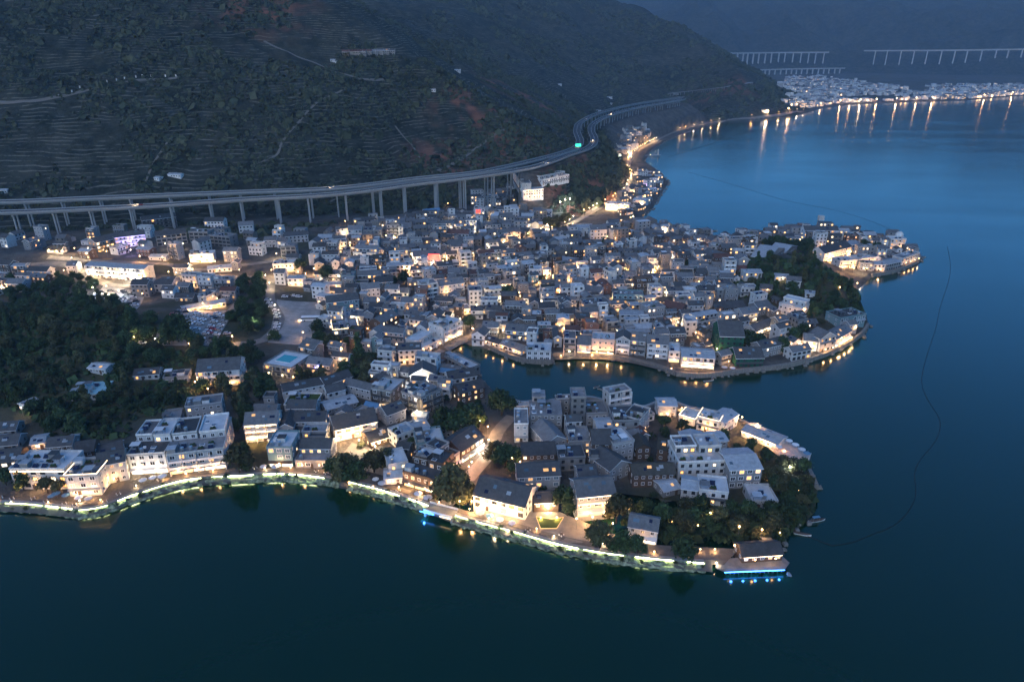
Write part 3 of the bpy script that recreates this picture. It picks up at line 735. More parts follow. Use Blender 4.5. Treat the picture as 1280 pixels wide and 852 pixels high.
for dec in ('twenty', 'thirty', 'forty', 'fifty', 'sixty', 'seventy', 'eighty'):
    ORD += [dec[:-1] + 'ieth'] * (len(ORD) % 10 == 9) + [dec + '-' + x for x in ('first', 'second', 'third', 'fourth', 'fifth', 'sixth', 'seventh', 'eighth', 'ninth')]
def rel(o, look, word, x, y): REL.append((o, look, word, x, y))
def resolve_labels():
    """each label names the landmark a thing stands by, on which side, and which one it is counted from there"""
    byk = {}
    for o, look, word, x, y in REL:
        best = None
        for lm, lx, ly, lo in LMK:
            d = math.hypot(x - lx, y - ly)
            if lo is o: continue
            if best is None or d < best[0]: best = (d, lm, lx, ly)
        d, lm, lx, ly = best; dx, dy = x - lx, (y - ly)
        side = ('right of' if dx > 0 else 'left of') if abs(dx) > abs(dy) else ('behind' if dy > 0 else 'in front of')
        byk.setdefault((word, lm, side), []).append((d, o, look))
    print('GROUPS', sorted([(len(v), k) for k, v in byk.items()], key=lambda t: -t[0])[:25])
    for (word, lm, side), lst in byk.items():
        lst.sort(key=lambda t: t[0])
        for i, (d, o, look) in enumerate(lst):
            o['label'] = f"{look}, {ORD[i] if len(lst) > 1 else 'the one'} {side} the {lm}"
            if len(o['label'].split()) > 16: o['label'] = o['label'].replace(' roof,', ',')
            if len(o['label'].split()) > 16: print('LONG', o['label'])
heroes('''
# south shore, west part
lakeside_hotel|20,611,88,611|13|3|fl|w|.55|WeG260|white flat-roofed shore hotel|white lakeside hotel with big warm-lit windows under a pale flat roof
guesthouse|88,620,128,618|12|3|f|w|.35|WpG320|rooftop-pergola guesthouse|white guesthouse with a glowing light line round its pergola roof terrace
long_house|128,606,162,599|10|3|gd|w|.15|G240||long white house under a dark tiled roof beside the pergola guesthouse
restaurant|-12,588,26,583|11|1|gd|t|.9|W|orange-windowed shore restaurant|dark tiled single-storey restaurant with orange windows at the shore's end
tiled_house|-16,566,24,562|9|1|gd|c|0|||long dark roof directly behind the orange-windowed restaurant
tiled_house|-14,547,22,544|8|1|gd|c|0|||dark roof topmost of the three behind the orange-windowed restaurant
shed|40,563,58,560|8|1|gp|w|.6|G120||small shed with striped metal roof, lit beside the wood
tiled_house|60,566,92,563|8|1|gd|g|.1|||low dark gabled house behind the white flat-roofed shore hotel
tiled_house|97,581,121,578|9|2|gd|t|.2|||brown house with dark roof behind the pergola guesthouse
tiled_house|121,578,156,570|9|1|gd|g|.1|||dark gabled house directly behind the long white shore house
guesthouse|165,593,211,590|24|3|fd|w|.12|WsKG260|black-roofed framed guesthouse|white framed guesthouse with a black terrace roof and lit garden restaurant
guesthouse|214,593,284,584|26|3|f|w|.22|bsKG130|wide terraced guesthouse|wide grey guesthouse with stacked roof terraces and square white balconies
annexe|207,540,229,537|9|2|f|g|.1|||grey annexe above the black-roofed framed guesthouse
annexe|236,531,281,525|9|3|f|g|.12|||grey flat-roofed block at the rear of the wide terraced guesthouse
# south shore, middle
restaurant|309,553,350,550|11|3|g|w|.8|bEG330|glowing balcony restaurant|three-storey restaurant glowing warm on every balcony, grey gable roof
cafe|337,583,367,583|13|3|fl|q|.2|BWsG280|glass-fronted cafe|pale flat-roofed cafe with teal glass front facing the lake
restaurant|370,585,412,585|14|2|gd|g|.55|tWG150|arched-window restaurant|grey restaurant with amber ground-floor arches and a roof courtyard
tiled_house|350,549,368,548|13|2|gd|g|.05|y||dark roof turned end-on beside the glowing balcony restaurant
tiled_house|369,541,408,540|9|2|gd|g|.2|||grey house with low dark roof behind the arched-window restaurant
tiled_house|360,524,396,524|8|2|gd|g|0|||house with finely ribbed slate roof below the turf terrace
terrace_house|356,514,396,514|12|1|ft|w|0|||white walled terrace with a turf roof garden
long_house|356,503,406,493|8|2|gd|w|.12|||long slate-roofed wing stepping up beside the turf terrace
long_house|408,494,441,483|8|2|gd|w|.25|||upper slate-roofed wing with lit end nearest the wood
tiled_house|411,505,433,499|8|2|g|w|.05|||small white courtyard house in front of the upper slate wing
long_house|409,519,448,508|9|1|gp|g|0|||low hall with pale blue-grey metal roof
restaurant|420,552,473,540|13|2|gd|w|.7|WeG520|floodlit timber restaurant|white restaurant with open timber verandah floodlit over a plaza
guesthouse|466,506,491,511|13|3|fl|s|.25|bG60|pale-roofed stone guesthouse|brown stone guesthouse carrying a pale rooftop canopy
guesthouse|503,511,525,519|13|3|f|s|.15|b||brown stone guesthouse with white roof awnings, western of a pair
guesthouse|527,519,553,508|13|3|f|s|.15|b||brown stone guesthouse with open roof deck, eastern of a pair
townhouse|499,456,527,455|8|3|g|w|.05|G200|tall bright white townhouse|tall bright white townhouse with six small dark windows
tiled_house|513,482,545,481|10|2|gd|w|.1|yG420||white gable-end house floodlit from a lane above the stone guesthouses
tiled_house|562,488,596,482|9|2|gd|w|.15||cove-side white house|white cove-side house with dark roof panels beside the water
long_house|556,452,588,468|7|1|fl|c|0|||low pale terrace strip along the cove's west bank
tiled_house|576,505,606,497|9|2|gd|t|.5|||dark-roofed house with amber eaves at the cove's south-west corner
pavilion|463,560,500,548|9|1|gd|t|.8|eG480|fan-roofed lantern pavilion|single-storey fan-roofed pavilion ringed with lantern light on the plaza
tiled_house|485,533,508,524|9|2|gd|g|.05|||dark square roof behind the fan-roofed pavilion
long_house|507,548,537,539|8|1|gp|g|.05|||low house with grey ribbed metal roof behind the shore complex
tiled_house|497,561,520,552|8|2|fl|w|.1|||white house with pale flat roof beside the fan-roofed pavilion
cafe|487,598,511,593|11|2|fl|w|.5|G200||white lakeside cafe with blue terrace edge at the plaza's corner
restaurant|505,606,545,617|17|2|fd|t|.15|sKG420|dark lakeside restaurant complex|big dark lakeside restaurant above a glaring white shopfront
restaurant|548,602,575,581|13|2|fd|g|.3|sKG180|street-corner restaurant|grey restaurant with roof terrace along the lit pedestrian street
shop|577,579,605,560|12|2|gd|t|.4|sG220||shop row with brown eaves at the top of the pedestrian street
greenhouse_house|522,571,556,566|12|2|fl|q|.1|B||glass rooftop house in the middle of the dark restaurant complex
kiosk|481,606,503,604|7|1|gp|w|.5|G90||small white kiosk with pale awning on the lakeside promenade
restaurant|592,634,656,650|14|2|gd|w|.45|WG620|skylit slate-roofed restaurant|large white restaurant with skylights in a slate roof, floodlit forecourt
guesthouse|647,612,700,609|10|2|gd|g|.3|WB|blue-windowed guesthouse|grey guesthouse with two rows of bluish windows behind the floodlit restaurant
tavern|667,636,698,634|7|1|gd|t|.6|eG380|low garden tavern|low dark tavern behind a bright light-edged garden plot
guesthouse|721,646,768,641|12|3|g|g|.12|sEG420|arch-windowed teahouse|grey teahouse with upper arches above two glowing light bands
house|784,674,820,681|8|2|g|w|0|sG45|white arcade house|small white house over a brown arcade on the shore promenade
# the crowded tip
flat_roofed_house|698,589,731,587|10|2|fd|c|.05|||windowless dark flat block behind the blue-windowed guesthouse
flat_roofed_house|711,568,738,567|12|2|f|g|.2|B|crane-yard house|grey house with cluttered roof and bluish windows amid the tip's roofs
tiled_house|683,569,708,563|16|2|g|g|.05|y|end-on slate house|grey house whose slate roof runs end-on towards the cove
tiled_house|652,584,694,582|10|2|gd|t|.3|||dark gabled house with red-lit ridge above the blue-windowed guesthouse
concrete_house|662,540,702,540|14|3|f|c|0|n|bare concrete block|bare windowless concrete block with ribbed roof at the cove's edge
concrete_house|713,533,731,533|9|5|f|c|.05||tall concrete stair tower|tall concrete stair tower overlooking the cove
concrete_house|665,524,681,524|7|4|f|c|0|n||shorter concrete tower at the cove end of the bare block
townhouse|643,553,660,553|14|3|f|w|.1|B||narrow pale townhouse beside the bare concrete block
flat_roofed_house|732,532,759,531|12|2|f|g|.05|||grey terrace house beside the tall concrete stair tower
concrete_house|766,549,797,548|14|3|fd|c|.05||big dark concrete hall|big dark concrete hall closing the tip's eastern side
townhouse|798,548,811,533|8|3|f|w|.2|||white townhouse with lit end wall facing the terraces
tiled_house|747,551,781,549|10|2|gp|w|.3|||ornate white house with fretted gables beside the dark concrete hall
tiled_house|739,577,763,577|12|3|gd|t|.05|||weathered brown house with open upper rooms
flat_roofed_house|765,579,791,574|12|3|fl|g|.1|||grey house with pale blue tarpaulin roof over the alley
flat_roofed_house|737,590,760,590|8|2|f|s|.15|||small stone house tucked behind the arch-windowed teahouse
tiled_house|762,604,787,593|13|2|gd|g|.05|y||slate-roofed house just up the alley from the arch-windowed teahouse
courtyard_house|790,609,842,607|8|2|go|t|0||olive-roofed old compound|old olive-roofed hall at the front of a dark compound
courtyard_house|795,575,812,574|9|2|go|t|0|y||olive-roofed west wing of the dark old compound
courtyard_house|820,575,852,580|9|2|go|t|0|||olive-roofed rear hall of the dark old compound, blue skylight
shed|829,622,850,617|8|1|gp|c|0|||small weathered shed below the olive-roofed compound
flat_roofed_house|846,602,905,600|16|3|fl|w|.08|K|weathered white block|large weathered white block with peeling flat roofs
flat_roofed_house|872,629,908,633|10|2|fl|w|.1|||lower white block with a messy brown roof terrace
tiled_house|850,626,870,629|9|2|gp|w|.05|||small house with bright white side wall below the weathered block
tiled_house|853,566,880,566|8|2|gp|c|0|y||twin-peaked grey roof behind the weathered white block
tiled_house|883,568,908,565|8|2|gp|g|.1|||house with striped roof and a round white roof lamp
villa|909,611,949,609|15|3|gp|c|.25|W|modern concrete villa|modern concrete villa with two amber strip windows
pergola_house|939,636,971,636|11|1|fl|w|0|||white open-beamed roof frame at the wood's edge
pavilion|927,703,977,700|7|1|gd|t|.4|neG40|pier pavilion|long low pavilion on the pier with amber lamps beneath its eaves
# outer terraces of the tip
hotel|822,521,845,521|8|2|gp|w|.35|G180|tip terrace hotel|white gable-roofed hotel at the start of the lit waterside terraces
restaurant|848,527,868,533|9|1|fl|w|.6|pG260||waterside restaurant deck with pale roof beside the white terrace hotel
restaurant|870,536,897,543|9|2|fl|w|.45|pG340||two-level white waterside restaurant with blue awnings
pavilion|903,543,921,532|8|2|gp|w|.2|||white pavilion with a long tilted grey roof
long_house|926,545,971,563|9|1|gp|w|.7|eG420|amber waterside dining hall|long waterside dining hall with amber lamps along its outer edge
# cove's north bank
guesthouse|529,443,552,430|13|2|fl|w|.25|tbG70||white terraced guesthouse on the bend of the cove road
guesthouse|554,428,577,418|12|3|fl|w|.2|bsG110|bend guesthouse|white three-storey guesthouse with lit ground floor on the cove road bend
flat_roofed_house|472,451,490,450|9|3|f|c|.02|||plain grey concrete house behind the tall bright white townhouse
restaurant|478,421,498,410|9|3|g|t|.95|b|orange-lit timber restaurant|timber restaurant with all floors glowing orange
rotunda_restaurant|418,431,450,428|16|3|f|c|.1|bpG40|light-rimmed terrace restaurant|concrete restaurant whose roof terrace is ringed by a warm light line
apartment_house|410,394,450,390|10|3|gd|q|.15|WB|lattice-windowed block|blue-grey apartment house with a grid of white window frames
apartment_house|454,377,476,375|9|3|g|w|.1|||white apartment house with three even rows of windows
apartment_house|528,378,548,375|10|4|f|w|.1|b|four-storey white block|four-storey white block with stacked balconies
apartment_house|550,373,581,368|10|3|g|w|.2|B||long white apartment house beside the four-storey block
townhouse|587,386,603,385|10|4|f|w|.05||plain white tower house|plain white tower house with blank lakeward wall
restaurant|556,397,590,392|10|1|f|w|.8|G330||warm-lit courtyard restaurant uphill of the bend guesthouse
tiled_house|590,432,605,432|10|2|g|w|.1|y||white gable-end house at the cove's head
long_house|606,430,624,436|6|1|gd|w|.3|G60||low quay house between gable-end house and open courtyard
courtyard_house|632,424,669,427|9|2|g|w|.4|BW|cove courtyard house|courtyard house with a bright row of dormers above the cove
long_house|624,435,652,444|7|1|g|w|.6|WG120||low lit quay wing in front of the cove courtyard house
villa|658,453,688,454|11|2|fl|w|.3|W|modern white cove villa|modern white villa standing on its own corner of the quay
townhouse|692,434,702,434|14|2|g|w|.05|y||narrow grey-roofed townhouse east of the modern cove villa
townhouse|704,442,719,443|12|3|f|k|.4|bG140||narrow townhouse with glass bays and roof pergola
guesthouse|721,443,738,444|11|2|g|w|.4|sG200||white terrace guesthouse adjoining the pink-lit facade
guesthouse|739,443,767,444|11|3|fl|k|.25|sG420|pink-lit quay facade|tall pink-lit facade glowing on the quay
guesthouse|769,442,786,443|11|3|gd|w|.2|ybG90||twin-gabled white balcony house next to the pink facade
guesthouse|787,443,806,445|11|3|g|g|.08|b||dark grey balcony house, middle of the quay row
guesthouse|808,447,834,449|11|3|g|w|.15|b|white columned quay house|white quay house with three tiers of columned balconies
guesthouse|835,452,849,453|12|2|fl|w|.35|sG90||narrow white quay house with orange upper room
guesthouse|851,458,892,461|13|2|gp|w|.4|bsG190|glass-fronted quay hotel|wide quay hotel with glass rails and bright lower dining room
long_house|774,404,804,405|9|2|gp|w|.05|W||two-storey hall with metal roof behind the quay row
flat_roofed_house|808,403,830,400|11|3|f|g|.05|||boxy grey house with terrace beside the metal-roofed hall
townhouse|855,420,870,420|9|3|fl|w|.1||bright slim townhouse|slim bright white townhouse uphill of the glass-fronted quay hotel
guesthouse|871,410,902,404|10|2|gp|w|.3|tW||white guesthouse with roof terraces beside the netted building
guesthouse|765,385,803,386|10|3|f|q|.3|bG60|green-grey guesthouse|wide green-grey guesthouse with a light cluster on its roof
concrete_house|730,398,762,395|11|3|f|c|.05|o|open concrete shell|unfinished concrete shell with open floors
long_house|778,417,818,415|8|1|gp|g|0|||long low grey roof directly behind the quay row
netted_house|897,444,927,445|20|4|gd|n|0|n|green-netted building|building wrapped in green safety net beside the big tree
netted_house|919,458,953,460|13|2|gd|n|.05|||low waterside hall draped in green net
courtyard_house|951,448,984,440|9|2|gd|g|.05||dark waterside courtyard house|dark-roofed waterside courtyard house with planted court
pavilion|989,452,1012,449|7|2|g|w|.15|W||white two-tier pavilion on the waterside promenade
villa|1003,437,1020,439|9|2|g|w|.7|G420|lit white villa cluster|white villa with glowing court, westernmost of the lit cluster
villa|1023,440,1041,438|9|3|g|w|.4|yG120||white gabled villa on the water, middle of the lit cluster
villa|1043,436,1062,425|9|2|g|w|.6|sG240||white villa with lit ground floor, easternmost of the lit cluster
hotel|1048,411,1079,410|12|2|fd|q|.1|WB|teal-windowed hotel|dark flat-roofed hotel with teal glass bays by the water
hotel|972,391,1001,398|12|3|fl|w|.1|t|sloping white hotel|long white hotel with stepped flat roofs below the wooded hill
tiled_house|927,404,946,401|9|2|g|w|.2|G120||white gabled house beside the sloping white hotel
restaurant|944,420,972,409|9|1|g|w|.7|eG160||lit courtyard restaurant with orange eaves near the green net
long_house|892,391,931,388|10|1|gd|t|.05|||long dark brown hall beneath the concrete tower house
concrete_house|905,378,922,376|10|3|f|c|.05||concrete tower house|raw concrete tower house with roof structures
flat_roofed_house|925,371,946,368|8|2|f|w|.05|||small pale house attached to the concrete tower house
# far headland
hotel|1029,327,1062,321|13|3|gd|w|.4|G420|headland hotel|big dark-roofed headland hotel with a glowing terrace
guesthouse|1049,334,1069,335|10|2|fl|w|.7|G480||pale lit guesthouse below the headland hotel
guesthouse|1072,333,1091,331|10|2|fl|w|.7|G480|bright shore guesthouse|brightest shore guesthouse on the headland bay
tiled_house|1091,338,1105,340|9|2|gp|w|.3|G200||grey-roofed house just right of the brightest shore guesthouse
tiled_house|1107,339,1124,337|9|2|gp|c|.1|||weathered house on the headland quay
guesthouse|1126,332,1147,327|8|2|f|w|.2|G60||last house on the headland point
tiled_house|1060,315,1074,313|12|2|gp|w|.2|||house with pale ribbed roof behind the headland hotel
domed_house|1111,312,1130,312|9|3|fl|w|.5|G200|white domed house|white domed house lit at the headland's outer shore
guesthouse|1004,300,1046,300|10|3|gd|w|.3|bG60|headland crest guesthouse|long white balcony guesthouse on the headland's crest
long_house|961,322,980,317|14|1|gp|c|0|y||long pale ribbed roofs on the wooded hill's west side
long_house|981,317,996,312|14|1|gp|c|0|y||second long pale ribbed roof on the wooded hill's west side
tiled_house|968,352,986,349|8|1|gp|w|.2|G80||lone white house on the headland wood's clearing
tiled_house|982,362,1000,360|7|2|g|w|.1|||grey-roofed house inside the headland wood
cottage|1006,372,1018,371|6|1|gp|w|.1|||white cottage at the headland wood's lower edge
tiled_house|950,366,966,364|7|1|g|g|.3|G60||low grey house at the headland wood's west edge
# along the north road
hotel|654,250,679,256|9|3|gp|w|.55|eG200|lit hillside hotel|white hillside hotel with a warm strip of windows
townhouse|641,243,652,246|10|4|f|w|.1|||tall white townhouse beside the lit hillside hotel
villa|678,234,711,233|12|3|f|w|.05|t|hilltop villa|unlit white villa alone on the hill below the highway
restaurant|757,262,786,264|11|2|fl|w|.6|sG1500|glaring roadside restaurant|glaring white restaurant where the road meets the bay
guesthouse|788,243,809,241|10|2|gd|w|.3|G700||dark-roofed bay guesthouse beside the road
guesthouse|797,230,819,229|9|2|gd|w|.35|G800|bay point guesthouse|guesthouse with dark roof nearest the bay point
guesthouse|791,256,806,258|9|2|gp|w|.4|G800||white guesthouse in front of the bay road's dark-roofed house
long_house|718,292,741,292|12|2|gp|w|0||pale windowless hall|pale windowless hall on the market square
tiled_house|738,299,758,299|11|3|g|w|.02|||blank white house east of the pale windowless hall
school|809,322,838,325|9|2|g|w|.15|W|white school block|white school-like block with two rows of square windows
school|841,322,861,319|9|2|g|w|.15|W||shorter wing of the white school-like block
guesthouse|818,303,851,307|8|2|g|w|.3|sG600||white shorefront row glowing towards the bay
long_house|776,312,797,316|9|2|g|w|.1|W||white hall beside the car yard
tiled_house|531,273,551,272|9|2|gb|w|.05||blue-roofed house|white house with a bright blue sheet roof near the piers
long_house|828,393,851,398|9|2|gr|r|.05||red-brick hall|long reddish brick hall among the eastern old-town roofs
flat_roofed_house|661,352,677,352|9|3|fl|w|.05||white-roofed block|boxy house with the palest flat roof in the old town's middle
market_hall|690,330,716,333|14|1|gp|g|.1||metal market hall|broad low market hall with pale metal roof near the square
long_house|721,372,750,376|9|2|g|w|.4|G200|warm-lit long house|long white house warmly lit from the lane, mid old town
guesthouse|878,325,904,329|10|2|g|w|.1|W|eastern shore guesthouse|white guesthouse with square windows on the old town's eastern shore
tiled_house|612,408,636,408|9|2|gd|t|.2||brown timber house|brown timber house with dark roof at the cove's upper edge
tiled_house|560,350,582,351|9|2|g|k|.3||pinkish old-town house|pinkish house with grey roof below the red billboard
tiled_house|470,368,492,367|9|3|gd|s|.1||tall stone house|tall stone house with dark roof beside the white apartment house
tiled_house|930,352,952,347|9|2|gp|w|.1||pale-roofed hillfoot house|white house with pale roof where the wooded hill meets the town
long_house|560,300,586,301|9|2|gr|w|.1||red-tiled white house|white house with reddish tiles, uphill of the red billboard
# upper west
hotel|146,310,184,306|10|3|gd|w|.4|VEG260|purple-lit hotel|hotel washed in purple light on its columns
hotel|122,315,145,312|11|3|g|c|.5|bG160||balcony hotel with warm rooms beside the purple-lit hotel
motel|110,345,183,352|10|3|gp|w|.2|bG90|long motel|long motel with rows of identical balconies and pink entrance lights
tiled_house|85,342,97,342|8|2|g|w|.1|||tiny white house at the end of the long motel
concrete_house|238,303,262,304|10|3|f|c|.03|o|open-framed concrete house|open-framed concrete house under construction, western half
concrete_house|264,307,289,310|10|3|f|c|.03|o||open-framed concrete house under construction, eastern half
concrete_house|197,308,235,304|10|3|gd|c|.05|o||dark roofed shell building beside the purple-lit hotel
townhouse|257,289,281,289|9|3|gd|w|.08|G40|white house under the viaduct|clean white house right under the viaduct
townhouse|300,295,318,294|9|3|g|w|.08|||second clean white house right under the viaduct
banquet_hall|238,328,268,327|9|2|fl|w|.9|WEG900|glowing white banquet hall|glowing white banquet hall with open columned front
cottage|187,325,208,326|8|1|gp|w|.05|||small white cottage with two dark windows on the bank
apartment_house|180,288,222,283|10|3|gd|c|.1|b||dark terraced block under the viaduct
long_house|229,388,283,383|8|1|gp|w|.3|G300|car-park hall|low pale-roofed hall at the head of the car park
cottage|260,341,290,339|9|1|gp|w|.15|||roadside cottage with pale roof below the open-framed houses
apartment_house|408,318,435,316|10|3|f|w|.15|||white-framed apartment house below the viaduct
tiled_house|436,300,453,300|10|3|g|w|.1|||white gable-end house close under the viaduct
flat_roofed_house|455,301,478,301|11|3|f|c|.05|||plain concrete house close under the viaduct
billboard_house|517,330,552,328|11|2|g|w|.3|G420|red-billboard house|white house carrying a glowing red billboard
long_house|484,341,517,341|8|2|gp|w|.1|W||long white house in front of the red-billboard house
tiled_house|492,293,514,292|10|2|g|w|.1||blue-grey gable house|white and blue-grey gabled house near the viaduct piers
sign_tower|594,276,606,276|8|4|f|w|.3|G60|red-sign tower|slim white tower topped by a small red sign
guesthouse|442,325,471,327|11|3|g|w|.35|tG160||white terraced guesthouse near the warm alley lamps
long_house|393,361,427,361|8|1|gp|w|.5|sG200|depot hall|low white depot hall lit along its front
townhouse|428,360,444,360|9|3|f|q|.1|||pale blue house at the end of the low depot hall
concrete_house|352,322,371,322|9|3|f|c|.05|o|grey half-built house|grey half-built house by the road junction
cottage|331,309,346,309|8|2|g|w|.1|||cottage left of the grey half-built house
tiled_house|357,304,386,302|9|2|g|w|.1|||white gabled house behind the grey half-built house
garage|342,340,376,339|9|2|fl|w|.3|sG330|bright roadside garage|roadside garage with blazing white forecourt
hotel|332,467,366,474|18|2|fl|c|.2|kbG60|rooftop-pool hotel|round-cornered hotel with a turquoise rooftop pool
hotel|249,484,303,481|14|3|g|w|.7|bG120|amber balcony hotel|white hotel with amber-lit balconies and slate roof at the wood's edge
terrace_house|205,479,237,477|8|1|f|c|.05|||low unfinished terrace with a blue edge in the wood
tiled_house|168,475,200,474|7|1|gd|w|.05|||low dark-roofed house with white gable in the wood
shed|111,465,134,470|7|1|gp|w|.05|||pale striped shed roof in the wood
workshop|90,502,131,499|14|1|fb|w|0|n|turquoise-roofed workshop|pale turquoise flat-roofed workshop alone in the wood
shed|33,514,50,505|5|1|gp|w|.1|||narrow white shed at the wood's lower edge
''')
# ------------------------------------------------------------------ roads kept clear of houses
ROADS = []
def road(name, pts, w, m, lift=.16):
    ribbon(name, pts, w, m, lift); P = catmull([(*G(*p)[:2], 0) for p in pts], 6); ROADS.append((P, w))
road('lakeside_promenade', [(-60, 629), (0, 629), (60, 633), (98, 637), (130, 632), (175, 614), (235, 597), (300, 592), (360, 590.5), (420, 596), (470, 608), (520, 624), (550, 636), (578, 645), (640, 661), (700, 678), (760, 689), (820, 696), (890, 703)], 6.5, 'paving')
road('pedestrian_street', [(556, 632), (585, 598), (612, 566), (622, 540), (640, 520)], 6, 'pale_paving')
road('main_road', [(-60, 338), (30, 333), (90, 333), (150, 358), (240, 345), (300, 347), (340, 347), (390, 345), (420, 338), (470, 345)], 7, 'pale_paving', .2)
road('upper_road', [(60, 322), (110, 326), (205, 330), (235, 338), (300, 332), (345, 326)], 6, 'pale_paving', .24)
road('car_park_road', [(340, 347), (338, 372), (350, 400), (330, 425), (300, 430), (275, 432), (262, 412), (292, 385), (300, 372)], 6, 'pale_paving', .28)
road('coast_road', [(640, 306), (672, 297), (700, 288), (725, 274), (752, 258), (775, 245), (790, 222), (786, 203), (795, 190), (820, 176), (850, 163), (900, 152), (960, 145), (1005, 140)], 6.5, 'pale_paving', .2)
road('market_street', [(640, 306), (610, 316), (575, 330), (540, 336), (500, 346)], 5, 'paving', .22)
road('cove_road', [(520, 452), (545, 442), (572, 428), (590, 420), (602, 405)], 5, 'pale_paving', .2)
road('lane', [(690, 352), (672, 362), (655, 374), (640, 388)], 4, 'pale_paving', .2)
road('lane', [(880, 400), (935, 392), (960, 404), (1000, 420)], 3.5, 'paving', .2)
road('cove_quay', [(690, 448.5), (730, 448), (768, 450), (800, 455), (830, 461), (870, 468)], 4, 'paving', .2)
patch('plaza', [(420, 578), (500, 600), (508, 572), (440, 553)], 'pale_paving')
patch('forecourt', [(570, 640), (700, 680), (790, 676), (700, 640)], 'pale_paving', .12)
patch('pier_forecourt', [(790, 694), (905, 706), (925, 686), (800, 680)], 'paving', .13)
patch('car_park', [(192, 432), (268, 432), (296, 386), (222, 386)], 'lot_paving', .12)
patch('bus_park', [(335, 428), (388, 432), (404, 378), (346, 374)], 'lot_paving', .12)
patch('parking_yard', [(112, 380), (160, 392), (182, 366), (130, 356)], 'lot_paving', .12)
patch('market_square', [(728, 318), (790, 322), (798, 300), (742, 298)], 'paving', .12)

# ------------------------------------------------------------------ the mass of the old town
def poly_w(pts): return [G(*p)[:2] for p in pts]
DIST = [  # polygon, base angle, lit share, spacing
    ([(540, 340), (640, 300), (700, 292), (745, 296), (775, 284), (805, 281), (850, 290), (905, 300), (935, 330), (915, 360), (900, 395), (850, 440), (700, 440), (615, 425), (600, 400), (560, 395), (500, 400)], 6, .10, 1.0),
    ([(395, 300), (520, 270), (600, 262), (650, 262), (690, 285), (640, 312), (540, 340), (505, 400), (455, 420), (440, 380), (400, 352), (395, 330)], 4, .10, 1.0),
    ([(440, 400), (500, 395), (590, 395), (575, 425), (520, 450), (490, 470), (455, 440)], -8, .12, 1.0),
    ([(590, 250), (640, 232), (655, 262), (690, 270), (660, 300), (610, 290)], 0, .14, 1.0),
    ([(440, 500), (470, 470), (555, 455), (600, 480), (610, 500), (590, 520), (600, 545), (560, 600), (500, 590), (470, 560)], -12, .12, 1.0),
    ([(640, 510), (700, 506), (790, 515), (815, 520), (800, 560), (790, 600), (740, 610), (690, 610), (640, 600)], 4, .08, 1.0),
    ([(880, 300), (930, 294), (960, 300), (925, 340), (905, 360), (890, 345)], 10, .12, 1.1),
    ([(945, 292), (1000, 288), (1085, 294), (1118, 302), (1142, 315), (1145, 326), (1090, 340), (1068, 338), (1075, 318), (1010, 306), (960, 302)], -5, .25, 1.0),
    ([(900, 395), (960, 375), (1010, 385), (1015, 420), (990, 445), (900, 460), (860, 445)], 14, .2, 1.1),
    ([(985, 425), (1045, 420), (1070, 400), (1078, 415), (1040, 438), (1005, 448)], 14, .4, 1.0),
    ([(330, 510), (355, 500), (450, 480), (470, 500), (470, 540), (410, 560), (330, 560)], 4, .1, 1.1),
    ([(-10, 292), (60, 285), (130, 292), (200, 290), (300, 296), (395, 290), (395, 345), (330, 336), (290, 345), (190, 342), (100, 330), (60, 318), (-10, 312)], -4, .12, 2.1),
    ([(-10, 335), (40, 340), (80, 350), (40, 365), (-10, 372)], -4, .3, 1.3),
    ([(190, 352), (250, 352), (300, 360), (290, 378), (225, 380), (160, 372)], -12, .2, 1.35),
    ([(345, 352), (430, 352), (455, 385), (410, 420), (392, 405), (400, 370)], -6, .15, 1.1),
    ([(370, 445), (420, 420), (460, 430), (455, 455), (400, 465)], -12, .25, 1.3),
    ([(770, 250), (800, 214), (828, 222), (830, 240), (808, 266), (775, 270)], 30, .35, 1.1),
    ([(770, 200), (776, 165), (808, 158), (815, 172), (790, 190)], 30, .1, 1.3),
    ([(640, 455), (650, 440), (690, 430), (760, 430), (850, 445), (690, 446)], 4, .1, 1.0),
]
HOUSES = []; SMALL = []
SHORE_PTS = np.array(LAND)
def roadclear(x, y, r):
    for P, w in ROADS:
        for p in P:
            if (p[0] - x) ** 2 + (p[1] - y) ** 2 < (w / 2 + r) ** 2: return False
    return True
KEEP = []     # circles kept free: x, y, r
for px, py, r in ((1121, 319, 9), (389, 404, 9), (392, 414, 9), (375, 405, 10), (310, 400, 14), (505, 352, 8), (635, 365, 7), (410, 345, 8), (590, 405, 7), (935, 425, 9), (750, 305, 20), (830, 345, 6), (690, 282, 12), (975, 352, 26), (1045, 375, 22), (1000, 330, 18), (1085, 312, 9), (460, 450, 10), (610, 300, 6), (572, 520, 13), (630, 508, 8), (632, 572, 11), (709, 628, 8), (280, 318, 10), (225, 310, 8)):
    g = G(px, py); KEEP.append((g[0], g[1], r))
